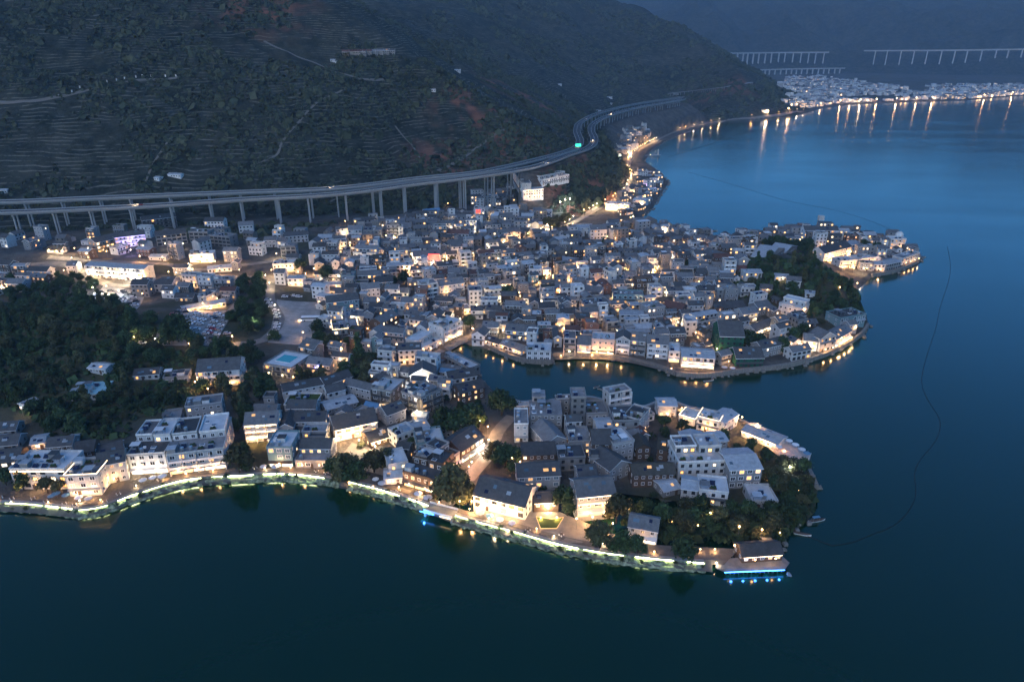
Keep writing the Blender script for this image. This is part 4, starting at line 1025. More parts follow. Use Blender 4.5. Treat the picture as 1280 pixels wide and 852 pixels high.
for poly, ang, lit, spc in DIST:
    W = np.array(poly_w(poly)); c = W.mean(0); ang0 = R(ang)
    ext = np.abs(W - c).max() * 1.5; ca, sa = math.cos(ang0), math.sin(ang0)
    sx, sy = 11.2 * spc, 9.2 * spc
    cand = []
    for i in range(int(-ext / sx), int(ext / sx) + 1):
        for j in range(int(-ext / sy), int(ext / sy) + 1):
            u = i * sx + random.uniform(-2.2, 2.2) + (j % 2) * sx * .5; v = j * sy + random.uniform(-1.6, 1.6)
            cand.append((c[0] + u * ca - v * sa, c[1] + u * sa + v * ca))
    X = np.array(cand); ok = inside(X[:, 0], X[:, 1], W) & (sdist(X[:, 0], X[:, 1], LAND) > 7)
    for (x, y), k in zip(cand, ok):
        if not k or random.random() < .03: continue
        turn = float(vnoise(x / 70, y / 70, 55)) * 50 - 25
        rz = ang0 + R(turn * .7 + random.uniform(-6, 6)) + (math.pi / 2 if random.random() < .22 else 0)
        while rz > math.pi / 2: rz -= math.pi
        if x < 420 and min((x - p[0]) ** 2 + (y - p[1]) ** 2 for p in near_path[::2]) < 15 ** 2: continue
        for tr in range(5):
            f = 1 - tr * .11
            L = random.uniform(7.2, 13.0) * f; D = random.uniform(5.8, 8.2) * f
            if random.random() < .12: L *= 1.35
            ob = obb(x, y, rz, L, D)
            if any((kx - x) ** 2 + (ky - y) ** 2 < (kr + D * .4) ** 2 for kx, ky, kr in KEEP) or not roadclear(x, y, D * .42): break
            if any(clash(ob, q) for q in FOOT): continue
            FOOT.append(ob); p = project(x, y, hz(x, y) + 4)
            if -25 < p[0] < 1305: HOUSES.append((x, y, rz, L, D, lit, p[2]))
            break
for poly, ang, lit, spc in [q for q in DIST if q[3] < 1.25]:          # second pass: sheds and small houses in the gaps
    W = np.array(poly_w(poly)); lo, hi = W.min(0), W.max(0); n = int((hi[0] - lo[0]) * (hi[1] - lo[1]) / 26)
    X = np.stack([RS.uniform(lo[0], hi[0], n), RS.uniform(lo[1], hi[1], n)], 1); X = X[inside(X[:, 0], X[:, 1], W) & (sdist(X[:, 0], X[:, 1], LAND) > 5)]
    FA = np.array(FOOT)
    for x, y in X:
        L = random.uniform(4.2, 8.5); D = random.uniform(3.6, 6.0)
        rz = R(ang + float(vnoise(x / 70, y / 70, 55)) * 34 - 17 + random.uniform(-8, 8)) + (math.pi / 2 if random.random() < .3 else 0)
        while rz > math.pi / 2: rz -= math.pi
        ob = obb(x, y, rz, L, D); nb = np.nonzero((FA[:, 0] - x) ** 2 + (FA[:, 1] - y) ** 2 < 900)[0] if len(FA) else []
        if any(clash(ob, FA[i], .1) for i in nb) or any(clash(ob, q, .1) for q in FOOT[len(FA):]): continue
        if any((kx - x) ** 2 + (ky - y) ** 2 < (kr + 1) ** 2 for kx, ky, kr in KEEP) or not roadclear(x, y, D * .4) or (x < 420 and min((x - p[0]) ** 2 + (y - p[1]) ** 2 for p in near_path[::2]) < 15 ** 2): continue
        FOOT.append(ob); p = project(x, y, hz(x, y) + 4)
        if -25 < p[0] < 1305: SMALL.append((x, y, rz, L, D, lit, p[2]))
HOUSES.sort(key=lambda h: h[6]); SMALL.sort(key=lambda h: h[6])
spec = []
for x, y, rz, L, D, lit, d in HOUSES:
    r = random.random(); flat = random.random() < .30
    st = random.choice([1, 2, 2, 2, 2, 3, 3]) if not flat else random.choice([2, 2, 3, 3, 4])
    wall = random.choices(['w', 'g', 'c', 's', 't', 'r', 'k', 'q'], [40, 20, 15, 10, 8, 3, 2, 2])[0]
    roof = random.choices(['f', 'fl', 'fd'], [60, 22, 18])[0] if flat else random.choices(['g', 'gd', 'gp', 'gr', 'go'], [56, 25, 10, 5, 4])[0]
    spec.append((x, y, rz, L, D, st, flat, roof, wall, lit * (2.6 if random.random() < .35 else .7)))
WN = {'w': 'white', 'g': 'grey', 'c': 'concrete', 's': 'stone', 't': 'timber', 'r': 'brick', 'k': 'pinkish', 'q': 'teal'}
RN = {'g': 'grey gable', 'gd': 'dark gable', 'gp': 'pale metal', 'gr': 'reddish tiled', 'go': 'olive tiled', 'f': 'grey flat', 'fl': 'pale flat', 'fd': 'black flat'}
SN = {1: 'low', 2: 'two-storey', 3: 'three-storey', 4: 'four-storey'}
nt_, nf_ = 0, 0; REST = []
for s_ in spec:
    x, y, rz, L, D, st, flat, roof, wall, lit = s_
    if (flat and nf_ >= 150) or (not flat and nt_ >= 285): REST.append(s_); continue
    if flat: nf_ += 1
    else: nt_ += 1
    z = hz(x, y) - .2; mx, my = x + math.sin(rz) * D / 2, y - math.cos(rz) * D / 2
    op = ('b' if (st >= 3 and random.random() < .35) else '') + ('t' if st >= 2 and random.random() < .12 else '') + ('G%d' % random.choice([60, 100, 180]) if random.random() < lit * 1.1 else '')
    kind = 'flat_roofed_house' if flat else 'tiled_house'
    FOOT_n = len(FOOT); o = make_house(kind, mx, my, z, rz, L, D, st, roof, WALLS[wall], lit, op, near=False, rich=flat)
    del FOOT[FOOT_n:]
    tag(o, cat='house', group='houses of the old town')
    rel(o, f"{'lit ' if 'G' in op else ''}{SN[st]} {WN[wall]} house, {RN[roof]} roof", 'house', x, y)
for i, (x, y, rz, L, D, lit, d) in enumerate(SMALL):
    flat = random.random() < .3; st = random.choice([1, 1, 1, 2, 2]); roof = random.choices(['f', 'fl', 'fd'], [55, 25, 20])[0] if flat else random.choices(['g', 'gd', 'gp', 'gr', 'gb'], [46, 28, 19, 5, 2])[0]
    wall = random.choices(['w', 'g', 'c', 's', 't', 'r'], [34, 22, 16, 12, 12, 4])[0]
    if i >= 190: REST.append((x, y, rz, L, D, st, flat, roof, wall, lit)); continue
    nm = 'annexe' if flat else 'small_house'
    op = 'G%d' % random.choice([40, 80, 120]) if random.random() < lit * 1.1 else ''
    n0 = len(FOOT); o = make_house(nm, x + math.sin(rz) * D / 2, y - math.cos(rz) * D / 2, hz(x, y) - .2, rz, L, D, st, roof, WALLS[wall], lit * 1.6, op, near=False, rich=False); del FOOT[n0:]
    tag(o, cat='house', group='small houses and annexes between the bigger ones'); rel(o, f"{'lit ' if op else ''}small {WN[wall]} house, {dict(RN, gb='blue metal')[roof]} roof", 'small house', x, y)
print('HOUSES', nt_, nf_, 'SMALL', len(SMALL), 'REST', len(REST))
# the smaller, farther ones read as one mass
far = {m: MB() for m in ('a',)}['a']
FM = ['plaster', 'grey_plaster', 'stone', 'tile', 'tile_dark', 'flat_concrete', 'flat_pale', 'pane_dark', 'pane_warm', 'pane_white', 'sheet_metal', 'white_trim', 'bulb_amber', 'bulb']
def far_house(x, y, z, rz, L, D, h, flat, wm, rm, litn, wins=True):
    c, s = math.cos(rz), math.sin(rz)
    def T(a, bb, zz): return (x + a * c - bb * s, y + a * s + bb * c, z + zz)
    l, d = L / 2, D / 2; b = far
    q = [(-l, -d), (l, -d), (l, d), (-l, d)]
    for k in range(4):
        a, e = q[k], q[(k + 1) % 4]; b.poly([T(*a, -2), T(*e, -2), T(*e, h), T(*a, h)], wm)
    if flat: b.poly([T(*p, h) for p in q], rm)
    else:
        r = D * .27; o = .5
        b.poly([T(-l - .3, -d - o, h - .27), T(l + .3, -d - o, h - .27), T(l + .3, 0, h + r), T(-l - .3, 0, h + r)], rm); b.poly([T(l + .3, d + o, h - .27), T(-l - .3, d + o, h - .27), T(-l - .3, 0, h + r), T(l + .3, 0, h + r)], rm)
        b.poly([T(-l, d, h), T(-l, -d, h), T(-l, 0, h + r)], wm); b.poly([T(l, -d, h), T(l, d, h), T(l, 0, h + r)], wm)
    if wins:
        n = max(1, int(L / 3.2))
        for fl in range(max(1, int(h / 3))):
            for i in range(n):
                xx = -l + L * (i + .5) / n; m = 7 if random.random() > litn else random.choice([8, 9])
                zz = fl * 3 + .9; b.poly([T(xx - .65, -d - .05, zz), T(xx + .65, -d - .05, zz), T(xx + .65, -d - .05, zz + 1.4), T(xx - .65, -d - .05, zz + 1.4)], m)
for x, y, rz, L, D, st, flat, roof, wall, lit in REST:
    far_house(x, y, hz(x, y) - .2, rz, L, D, st * ST, flat, {'w': 0, 'k': 0, 'q': 1, 'g': 1}.get(wall, 2), {'g': 3, 'gd': 4, 'gp': 10, 'f': 5, 'fl': 6, 'fd': 4}.get(roof, 3), lit)
o = far.build('old_town_rooftops', FM); o['kind'] = 'stuff'; o['label'] = 'smaller far houses of the old town, too many to count'
# the town across the bay
far = MB()
FT = poly_w([(950, 143), (1000, 135), (1040, 130), (1110, 126), (1200, 124), (1275, 119), (1330, 115), (1330, 106), (1240, 108), (1150, 108), (1080, 102), (1040, 97), (985, 97), (972, 108), (1000, 118), (975, 132)])
W = np.array(FT); n = 0
bb = (W.min(0), W.max(0)); pts = np.stack([RS.uniform(bb[0][0], bb[1][0], 9000), RS.uniform(bb[0][1], bb[1][1], 9000)], 1)
sdl = sdist(pts[:, 0], pts[:, 1], LAND); ok = inside(pts[:, 0], pts[:, 1], W) & (sdl > 8); pts = pts[ok]; sdl = sdl[ok]
zf = hfast(pts[:, 0], pts[:, 1]); taken = []
for (x, y), s_, z in zip(pts, sdl, zf):
    if n > 1500: break
    if s_ > 60 and float(vnoise(x / 160, y / 160, 8)) < .33: continue
    L = random.uniform(10, 20); D = random.uniform(8, 12)
    if any((x - a) ** 2 + (y - c) ** 2 < 150 for a, c in taken[-1500:]): continue
    taken.append((x, y)); n += 1
    flat = random.random() < .5; h = random.choice([6, 6, 9, 9, 12])
    far_house(x, y, z, random.uniform(-.5, .5), L, D, h, flat, random.choice([0, 0, 0, 1]), random.choice([3, 5, 6, 6, 10]) if flat else random.choice([3, 3, 4, 10]), .4 if s_ < 70 else .04, wins=True)
    if (s_ < 45 and random.random() < .8) or random.random() < .09:
        far.sphere(x + random.uniform(-8, 8), y - D / 2 - 3, z + 4, 1.35 if s_ < 45 else .8, 6, mi=random.choice([8, 8, 9, 12, 12]))
o = far.build('far_shore_town', FM); o['kind'] = 'stuff'; o['label'] = 'lit town across the bay, houses too small to count'
for px, py, p in ((958, 143, 3000), (985, 140, 2100), (1050, 129.5, 3000), (1075, 128.5, 3600), (1095, 127.5, 3600), (1120, 126.5, 3600), (1145, 126, 2700), (1200, 124, 2400), (1165, 125.3, 2400), (1265, 118.5, 2400), (1025, 133, 2400), (1062, 129, 2400), (1230, 122, 2400)):
    x, y, z = G(px, py); root = tag(empty('floodlight_mast', (x, y, z)), cat='floodlight', group='floodlights along the far shore')
    b = MB(); b.cyl(0, 0, -1, 9, .18, n=6); b.build('mast', 'metal_post', root); b = MB(); b.sphere(0, 0, 9.2, .9, 8); b.build('lamp_head', 'bulb_amber' if random.random() < .6 else 'bulb', root)
    light((0, -1.5, 9.2), root, WARM if random.random() < .6 else PALEW, p, .8); rel(root, 'distant floodlight on a mast at the far shore', 'floodlight', x, y)
# ------------------------------------------------------------------ trees
def crown_mesh(seed, kind, nleaf=1500):
    """many leaf-sized faces round a set of lobes of a crown about 10 m wide"""
    r = np.random.RandomState(seed); lobes = []
    if kind == 'broad':
        for k in range(11):
            a = r.uniform(0, 6.28); q = r.uniform(.3, 1) * 3.2; lobes.append((q * math.cos(a), q * math.sin(a), r.uniform(3.6, 8.2) - q * .35, r.uniform(1.4, 2.5)))
        lobes.append((0, 0, 7.6, 2.2))
    elif kind == 'wide':
        for k in range(14):
            a = r.uniform(0, 6.28); q = r.uniform(.3, 1) * 4.6; lobes.append((q * math.cos(a), q * math.sin(a), r.uniform(3.8, 6.4) - q * .25, r.uniform(1.5, 2.4)))
    elif kind == 'tall':
        for k in range(9):
            z = 2.5 + k * 1.05; q = r.uniform(.2, 1) * (1.7 - .12 * k); a = r.uniform(0, 6.28); lobes.append((q * math.cos(a), q * math.sin(a), z, 1.7 - .1 * k))
    else:
        for k in range(7):
            a = r.uniform(0, 6.28); q = r.uniform(.2, 1) * .9; lobes.append((q * math.cos(a), q * math.sin(a), r.uniform(.4, 1.4), r.uniform(.45, .8)))
    L = np.array(lobes); w = L[:, 3] ** 2; pick_ = r.choice(len(L), nleaf, p=w / w.sum())
    d = r.normal(size=(nleaf, 3)); d /= np.linalg.norm(d, axis=1)[:, None]
    rad = L[pick_, 3] * (.42 + .72 * r.rand(nleaf) ** .65) * (1 + .4 * (r.rand(nleaf) < .1))
    P = L[pick_, :3] + d * rad[:, None] * np.array([1, 1, .8])
    sz = r.uniform(.22, .5, nleaf) * (.34 if kind == 'bush' else 1)
    n = d + r.normal(scale=.55, size=(nleaf, 3)); n /= np.linalg.norm(n, axis=1)[:, None]
    t = np.cross(n, r.normal(size=(nleaf, 3))); t /= np.linalg.norm(t, axis=1)[:, None]; bt = np.cross(n, t)
    q = np.stack([P + sz[:, None] * (a * t + c * bt) for a, c in ((-1, -.7), (1, -.6), (.9, .8), (-.8, .7))], 1)
    q[:, :, 2] = np.maximum(q[:, :, 2], .05)
    me = bpy.data.meshes.new('crown'); me.vertices.add(nleaf * 4); me.vertices.foreach_set('co', q.reshape(-1, 3).ravel())
    me.loops.add(nleaf * 4); me.loops.foreach_set('vertex_index', np.arange(nleaf * 4)); me.polygons.add(nleaf)
    me.polygons.foreach_set('loop_start', np.arange(0, nleaf * 4, 4)); me.polygons.foreach_set('loop_total', np.full(nleaf, 4)); me.update(); me.validate()
    return me, L
def trunk_mesh(seed, L, kind):
    r = random.Random(seed); b = MB()
    top = L[:, 2].max() * .7
    def limb(p, q, r0, r1):
        p, q = np.array(p, float), np.array(q, float); d = q - p; d /= np.linalg.norm(d); s = np.cross(d, [.3, .9, .1]); s /= np.linalg.norm(s); u = np.cross(d, s); i = len(b.v); n = 6
        for c, rr in ((p, r0), (q, r1)): b.v += [tuple(c + rr * (math.cos(6.283 * k / n) * s + math.sin(6.283 * k / n) * u)) for k in range(n)]
        for k in range(n): b.f.append((i + k, i + (k + 1) % n, i + n + (k + 1) % n, i + n + k)); b.m.append(0)
    limb((0, 0, -.6), (.1, .05, 2.4), .34, .25); limb((.1, .05, 2.3), (0, 0, top), .25, .1)
    for l in L[:6]: limb((.08, .03, r.uniform(2, 3.4)), tuple(l[:3]), .15, .05)
    return b.mesh('trunk', 'bark')
TREES = {}
for kind, n, cnt in (('broad', 4, 1700), ('wide', 3, 2100), ('tall', 2, 1100), ('bush', 3, 420)):
    for v in range(n):
        for lf in ('leaf', 'leaf_olive'):
            me, L = crown_mesh(100 + v * 7 + len(kind), kind, cnt); me.materials.append(MATS[lf])
            TREES.setdefault((kind, lf), []).append((me, trunk_mesh(v, L, kind)))
def tree(x, y, size, kind='broad', lf='leaf', z=None):
    """size: width of the crown in metres"""
    cm, tm = random.choice(TREES[(kind, lf)]); z = hz(x, y) if z is None else z
    nm = {'broad': 'broadleaf_tree', 'wide': 'spreading_tree', 'tall': 'slender_tree', 'bush': 'shrub'}[kind]
    ref = {'broad': 9.5, 'wide': 12.5, 'tall': 5.2, 'bush': 3.0}[kind]; s = size / ref * (.62 if kind == 'tall' else 1)
    root = empty(nm, (x, y, z), random.uniform(0, 6.28)); root.scale = (s * random.uniform(.9, 1.1), s * random.uniform(.9, 1.1), s * random.uniform(.85, 1.15))
    o = bpy.data.objects.new('crown', cm); C.objects.link(o); o.parent = root
    if kind != 'bush':
        t = bpy.data.objects.new('trunk', tm); C.objects.link(t); t.parent = root
    root['category'] = 'shrub' if kind == 'bush' else 'tree'; return root
# single trees one can point to: px of the foot, crown width, kind, label
for px, py, s, k, lf, label in (
    (572, 541, 20, 'wide', 'leaf', 'huge dark round-crowned tree by the cove, west of the timber shops'),
    (554, 541, 13, 'broad', 'leaf', 'smaller dark tree merging with the huge round-crowned tree\'s west side'),
    (592, 535, 13, 'broad', 'leaf', 'dark tree on the lit side of the huge round-crowned tree'),
    (627, 519, 14, 'broad', 'leaf', 'dark tree standing right at the cove\'s south-west corner'),
    (632, 584, 16, 'wide', 'leaf', 'string-lit spreading tree at the top of the pedestrian street'),
    (618, 575, 10, 'broad', 'leaf_olive', 'small tree with fairy lights beside the pedestrian street'),
    (566, 629, 16, 'broad', 'leaf_olive', 'big lakeside tree lit from below in front of the street-corner restaurant'),
    (579, 624, 11, 'broad', 'leaf_olive', 'second tree leaning against the big lit lakeside tree'),
    (709, 644, 10, 'tall', 'leaf', 'tall dark tree between garden tavern and arch-windowed teahouse'),
    (703, 634, 9, 'broad', 'leaf', 'leafy tree behind the tall dark tree near the garden tavern'),
    (770, 652, 11, 'broad', 'leaf_olive', 'amber-lit tree at the corner of the arch-windowed teahouse'),
    (750, 684, 12, 'broad', 'leaf_olive', 'round promenade tree in front of the amber forecourt'),
    (775, 690, 9, 'broad', 'leaf', 'low dark tree just right of the round promenade tree'),
    (797, 692, 8, 'broad', 'leaf', 'low dark tree below the white arcade house'),
    (855, 700, 9, 'broad', 'leaf', 'single dark tree on the pier forecourt\'s lake edge'),
    (430, 598, 12, 'broad', 'leaf_olive', 'dark tree on the promenade beside the arched-window restaurant'),
    (418, 592, 9, 'broad', 'leaf', 'tree nearest the arched-window restaurant\'s lit corner'),
    (446, 604, 11, 'broad', 'leaf', 'tree at the promenade gap below the plaza'),
    (468, 590, 10, 'broad', 'leaf_olive', 'tree on the plaza, left of a similar one'),
    (482, 583, 9, 'broad', 'leaf_olive', 'tree on the plaza, right of a similar one'),
    (935, 434, 19, 'wide', 'leaf', 'huge dark tree between the two green-netted buildings'),
    (633, 374, 11, 'broad', 'leaf', 'dark round tree alone among old-town roofs, by a white house'),
    (410, 351, 14, 'broad', 'leaf', 'big dark tree behind the low depot hall'),
    (376, 340, 12, 'broad', 'leaf', 'dark tree beside the bright roadside garage'),
    (505, 356, 9, 'broad', 'leaf', 'dark tree amid roofs below the red-billboard house'),
    (492, 357, 8, 'broad', 'leaf', 'dark tree, left of two amid roofs below the red billboard'),
    (588, 411, 9, 'broad', 'leaf', 'dark tree behind the bend of the cove road'),
    (975, 440, 9, 'broad', 'leaf', 'tree planted inside the dark waterside courtyard house'),
    (1045, 385, 16, 'wide', 'leaf', 'large dark tree on the slope above the teal-windowed hotel'),
    (1002, 425, 10, 'broad', 'leaf', 'dark tree behind the lit white villa cluster'),
    (990, 428, 11, 'broad', 'leaf', 'dark tree west of the lit white villa cluster'),
    (343, 425, 8, 'broad', 'leaf', 'tree at the bus park\'s lower left edge'),
    (398, 415, 9, 'broad', 'leaf', 'tree at the bus park\'s lower right edge'),
    (282, 437, 9, 'broad', 'leaf', 'small round tree ringed by lamplight above the amber balcony hotel'),
    (222, 418, 18, 'wide', 'leaf', 'big spreading tree at the car park\'s lower left corner'),
    (212, 430, 13, 'broad', 'leaf', 'tree left of the big spreading car-park tree'),
    (236, 434, 10, 'broad', 'leaf', 'tree on the car park\'s front edge'),
    (248, 436, 9, 'broad', 'leaf', 'rightmost tree on the car park\'s front edge'),
    (300, 592, 12, 'broad', 'leaf_olive', 'tree beside the glowing balcony restaurant\'s lit garden'),
    (312, 588, 10, 'tall', 'leaf', 'slender tree in the lamplit garden by the balcony restaurant'),
    (226, 316, 9, 'broad', 'leaf_olive', 'pale lit tree by the open-framed concrete houses'),
    (30, 612, 8, 'broad', 'leaf', 'dark bushy tree before the orange-windowed restaurant'),
    (8, 606, 9, 'broad', 'leaf', 'dark tree at the shore\'s western end'),
    (60, 616, 7, 'broad', 'leaf_olive', 'small garden tree in front of the white lakeside hotel'),
    (76, 617, 6, 'broad', 'leaf_olive', 'second garden tree in front of the white lakeside hotel'),
):
    x, y, z = G(px, py); tree(x, y, s, k, lf).__setitem__('label', label)
CLEAR_T = []
def grove(poly, spacing, size, kinds, lfs, label, group, rels=False, cap=400, margin=.3):
    """every tree of a wood; those nobody could tell apart share one label"""
    W = np.array(poly_w(poly)); lo, hi = W.min(0), W.max(0); n = 0; cand = []
    y = lo[1]
    while y < hi[1]:
        x = lo[0]
        while x < hi[0]:
            cand.append((x + random.uniform(-.4, .4) * spacing, y + random.uniform(-.4, .4) * spacing)); x += spacing
        y += spacing * .9
    if not cand: return
    X = np.array(cand); ok = inside(X[:, 0], X[:, 1], W) & (sdist(X[:, 0], X[:, 1], LAND) > 2.5); zz = hfast(X[:, 0], X[:, 1])
    for (x, y), k, z in zip(cand, ok, zz):
        if not k or n >= cap: continue
        s = random.uniform(*size); ob = obb(x, y, 0, s * margin * 2, s * margin * 2)
        if any(clash(ob, q, .1) for q in FOOT) or not roadclear(x, y, s * margin): continue
        t = tree(x, y, s, random.choice(kinds), random.choice(lfs), z); n += 1; t['group'] = group
        if rels: rel(t, label, t['category'], x, y)
        else: t['label'] = label
    return n
WOOD = [(-20, 385), (40, 372), (100, 368), (130, 378), (165, 398), (190, 400), (205, 440), (245, 440), (246, 495), (225, 512), (170, 522), (158, 545), (110, 552), (60, 546), (40, 520), (-20, 505)]
nw = grove(WOOD, 8.4, (4.5, 10.5), ['broad', 'broad', 'wide', 'wide', 'tall'], ['leaf', 'leaf', 'leaf_olive'], 'dark tree in the big dense wood on the hill beside the car park', 'trees of the wood on the western hill', cap=190)
grove([(244, 440), (322, 440), (330, 470), (345, 500), (332, 520), (305, 535), (305, 590), (288, 590), (288, 530), (305, 500), (250, 500)], 6.8, (6, 9.5), ['broad', 'tall'], ['leaf', 'leaf', 'leaf_olive'], 'dark tree', 'trees between the amber balcony hotel and the shore', True)
grove([(292, 350), (330, 352), (334, 400), (326, 424), (300, 420), (285, 400)], 7.2, (6, 9), ['broad', 'wide'], ['leaf'], 'dark tree', 'trees between the two car parks', True)
grove([(395, 440), (440, 425), (470, 440), (490, 470), (470, 475), (455, 490), (440, 478), (400, 488), (370, 488), (372, 475)], 7, (6, 10), ['broad', 'tall'], ['leaf', 'leaf_olive'], 'dark tree', 'trees above the slate wings', True)
grove([(390, 418), (415, 425), (420, 440), (398, 440)], 6, (5, 8), ['broad'], ['leaf'], 'dark tree', 'trees by the light-rimmed restaurant', True)
grove([(775, 652), (800, 640), (960, 640), (1000, 650), (985, 668), (965, 690), (930, 690), (905, 676), (830, 672), (800, 668)], 5.5, (5.5, 8.5), ['broad', 'wide', 'broad'], ['leaf', 'leaf', 'leaf_olive'], 'dark tree with warm lamps glimmering through it, along the tip garden', 'trees along the tip garden')
grove([(955, 600), (975, 585), (1005, 592), (1018, 612), (1016, 640), (1000, 655), (975, 650), (972, 625)], 5.4, (5.5, 8.5), ['broad', 'wide'], ['leaf_olive', 'leaf_olive', 'leaf'], 'olive-brown tree crowding the lakeward point of the tip', 'trees on the point')
grove([(818, 545), (830, 530), (895, 548), (950, 562), (985, 580), (960, 590), (945, 575), (900, 562), (860, 555)], 6.2, (4.5, 7), ['broad'], ['leaf'], 'dark tree', 'trees behind the lit terraces', True, cap=40)
grove([(925, 345), (960, 325), (985, 332), (1010, 318), (1040, 348), (1068, 360), (1078, 392), (1050, 405), (1020, 405), (1000, 385), (940, 372), (905, 378), (905, 360)], 9.6, (4.5, 9), ['broad', 'wide', 'tall'], ['leaf', 'leaf', 'leaf_olive'], 'dark tree in the wood covering the headland hill', 'trees of the wooded headland hill')
grove([(935, 300), (975, 298), (1015, 306), (1010, 318), (960, 312), (935, 308)], 6.5, (6, 9), ['broad'], ['leaf'], 'dark tree', 'trees behind the headland crest', True)
grove([(1075, 305), (1105, 306), (1110, 322), (1082, 326)], 6.5, (6, 9), ['broad'], ['leaf'], 'dark tree', 'trees beside the domed house', True)
grove([(0, 352), (75, 345), (130, 352), (110, 372), (40, 372), (0, 382)], 8, (5, 8), ['broad'], ['leaf'], 'dark tree between the western main road and the wood', 'trees below the main road')
grove([(670, 282), (712, 272), (720, 285), (690, 298)], 6.5, (5, 8), ['broad'], ['leaf_olive'], 'lamp-tinted tree', 'trees below the floodlights', True)
# scattered garden trees among the roofs
grove([(400, 330), (560, 280), (640, 250), (700, 290), (860, 290), (910, 330), (890, 400), (820, 430), (620, 420), (500, 440), (450, 400)], 21, (3.8, 6.5), ['broad', 'tall'], ['leaf', 'leaf_olive'], 'small garden tree', 'garden trees among the old-town roofs', True, margin=.22, cap=90)
grove([(470, 480), (600, 480), (610, 560), (560, 600), (480, 580), (340, 580), (330, 510)], 13, (3, 5.5), ['broad', 'bush', 'bush'], ['leaf', 'leaf_olive'], 'small garden plant', 'garden plants by the southern lanes', True, margin=.2)
grove([(650, 510), (800, 515), (920, 560), (960, 620), (780, 640), (650, 640)], 13, (3, 5), ['broad', 'bush', 'bush'], ['leaf', 'leaf_olive'], 'small garden plant', 'garden plants among the tip roofs', True, margin=.2)
# clipped shrubs along the promenade
P = catmull([(*G(*p)[:2], 0) for p in [(-20, 634), (60, 638), (98, 642), (130, 637), (175, 619), (235, 601.5), (300, 596.5), (360, 595), (420, 601), (470, 613), (520, 629)]], 4.2)
P2 = catmull([(*G(*p)[:2], 0) for p in [(582, 651), (640, 667), (700, 684), (760, 695.5), (820, 702), (880, 708)]], 4.2)
for p in P + P2:
    if random.random() < .9:
        t = tree(p[0] + random.uniform(-.8, .8), p[1] + random.uniform(-.8, .8), random.uniform(1.4, 3.2), 'bush', random.choice(['leaf', 'leaf_olive'])); t['group'] = 'shrubs along the lakeside promenade'; rel(t, 'low shrub at the promenade edge', 'shrub', p[0], p[1])
# scrub of the mountain: nobody could count it
def scrub(name, n, dom, rng, sizes, leaf='leaf_scrub', poly=None, label='scrub and small bushes covering the mountainside'):
    dom = dom or (-900, 900, 620, 1700)
    x = RS.uniform(dom[0], dom[1], n); y = RS.uniform(dom[2], dom[3], n); m = sdist(x, y, MOUNT)
    if poly is not None:
        W = np.array(poly_w(poly)); lo, hi = W.min(0), W.max(0); x = RS.uniform(lo[0], hi[0], n); y = RS.uniform(lo[1], hi[1], n); m = inside(x, y, W) * 10.0
        fo = np.array(FOOT); km = np.ones(n, bool)
        for q in fo[(np.abs(fo[:, 0] - W[:, 0].mean()) < 400)]: km &= (x - q[0]) ** 2 + (y - q[1]) ** 2 > (max(q[4], q[5]) + .5) ** 2
        for PP, w_ in ROADS: km &= seg_dist(x, y, [tuple(p) for p in PP], False)[0] > w_ / 2 + .8
        m = m * km
    dens = fbm(x / 90, y / 90, 4, 41); k = (m > 6) & (dens > rng); x, y = x[k], y[k]
    for path in (near_path, far_path):
        d, _ = seg_dist(x, y, path[::4], False); kk = d > 9; x, y = x[kk], y[kk]
    z = hfast(x, y); s = RS.uniform(*sizes, len(x)) * (1 + 1.2 * (RS.rand(len(x)) < .08)); nq = 5; d = RS.normal(size=(len(x), nq, 3)); d /= np.linalg.norm(d, axis=2)[..., None]; d[..., 2] = np.abs(d[..., 2])
    c = np.stack([x, y, z], 1)[:, None, :] + d * s[:, None, None] * .55
    t = np.cross(d, RS.normal(size=d.shape)); t /= np.linalg.norm(t, axis=2)[..., None]; bt = np.cross(d, t); hs = (s * .62)[:, None, None]
    q = np.stack([c + hs * (a * t + e * bt) for a, e in ((-1, -.8), (1, -.7), (.8, .9), (-.9, .8))], 2).reshape(-1, 3); nf = len(q) // 4
    me = bpy.data.meshes.new(name); me.vertices.add(len(q)); me.vertices.foreach_set('co', q.ravel()); me.loops.add(len(q)); me.loops.foreach_set('vertex_index', np.arange(len(q))); me.polygons.add(nf)
    me.polygons.foreach_set('loop_start', np.arange(0, len(q), 4)); me.polygons.foreach_set('loop_total', np.full(nf, 4)); me.update(); me.materials.append(MATS[leaf])
    o = link(name, me); o['kind'] = 'stuff'; o['label'] = label; return o
scrub('hillside_scrub', 75000, (-900, 900, 620, 1700), .44, (1.2, 3.8))
scrub('hillside_scrub', 30000, (-1400, 1000, 1500, 2700), .50, (2.5, 5.5))
scrub('undergrowth', 5000, None, .3, (.8, 2.2), 'leaf', WOOD, 'bushes filling the ground of the western wood')
scrub('undergrowth', 5200, None, .42, (1.5, 4.5), 'leaf_scrub', [(-10, 288), (290, 300), (560, 262), (605, 250), (560, 244), (440, 258), (300, 272), (100, 278)], 'trees and bushes under the long viaduct')
scrub('undergrowth', 3600, None, .36, (1.5, 4.5), 'leaf_scrub', [(640, 236), (690, 262), (740, 262), (775, 232), (785, 205), (760, 185), (745, 200), (700, 212)], 'bushes on the slope between highway and coast road')
scrub('undergrowth', 1500, None, .3, (1.0, 2.4), 'leaf', [(915, 340), (960, 315), (1010, 310), (1045, 345), (1068, 360), (1078, 392), (1020, 405), (1000, 385), (940, 372), (905, 378)], 'bushes of the wooded headland hill')
scrub('undergrowth', 1800, None, .2, (.8, 2.0), 'leaf', [(775, 652), (800, 640), (960, 640), (1005, 600), (1018, 612), (1016, 640), (985, 668), (965, 690), (930, 690), (905, 676), (830, 672)], 'bushes under the trees of the tip garden')
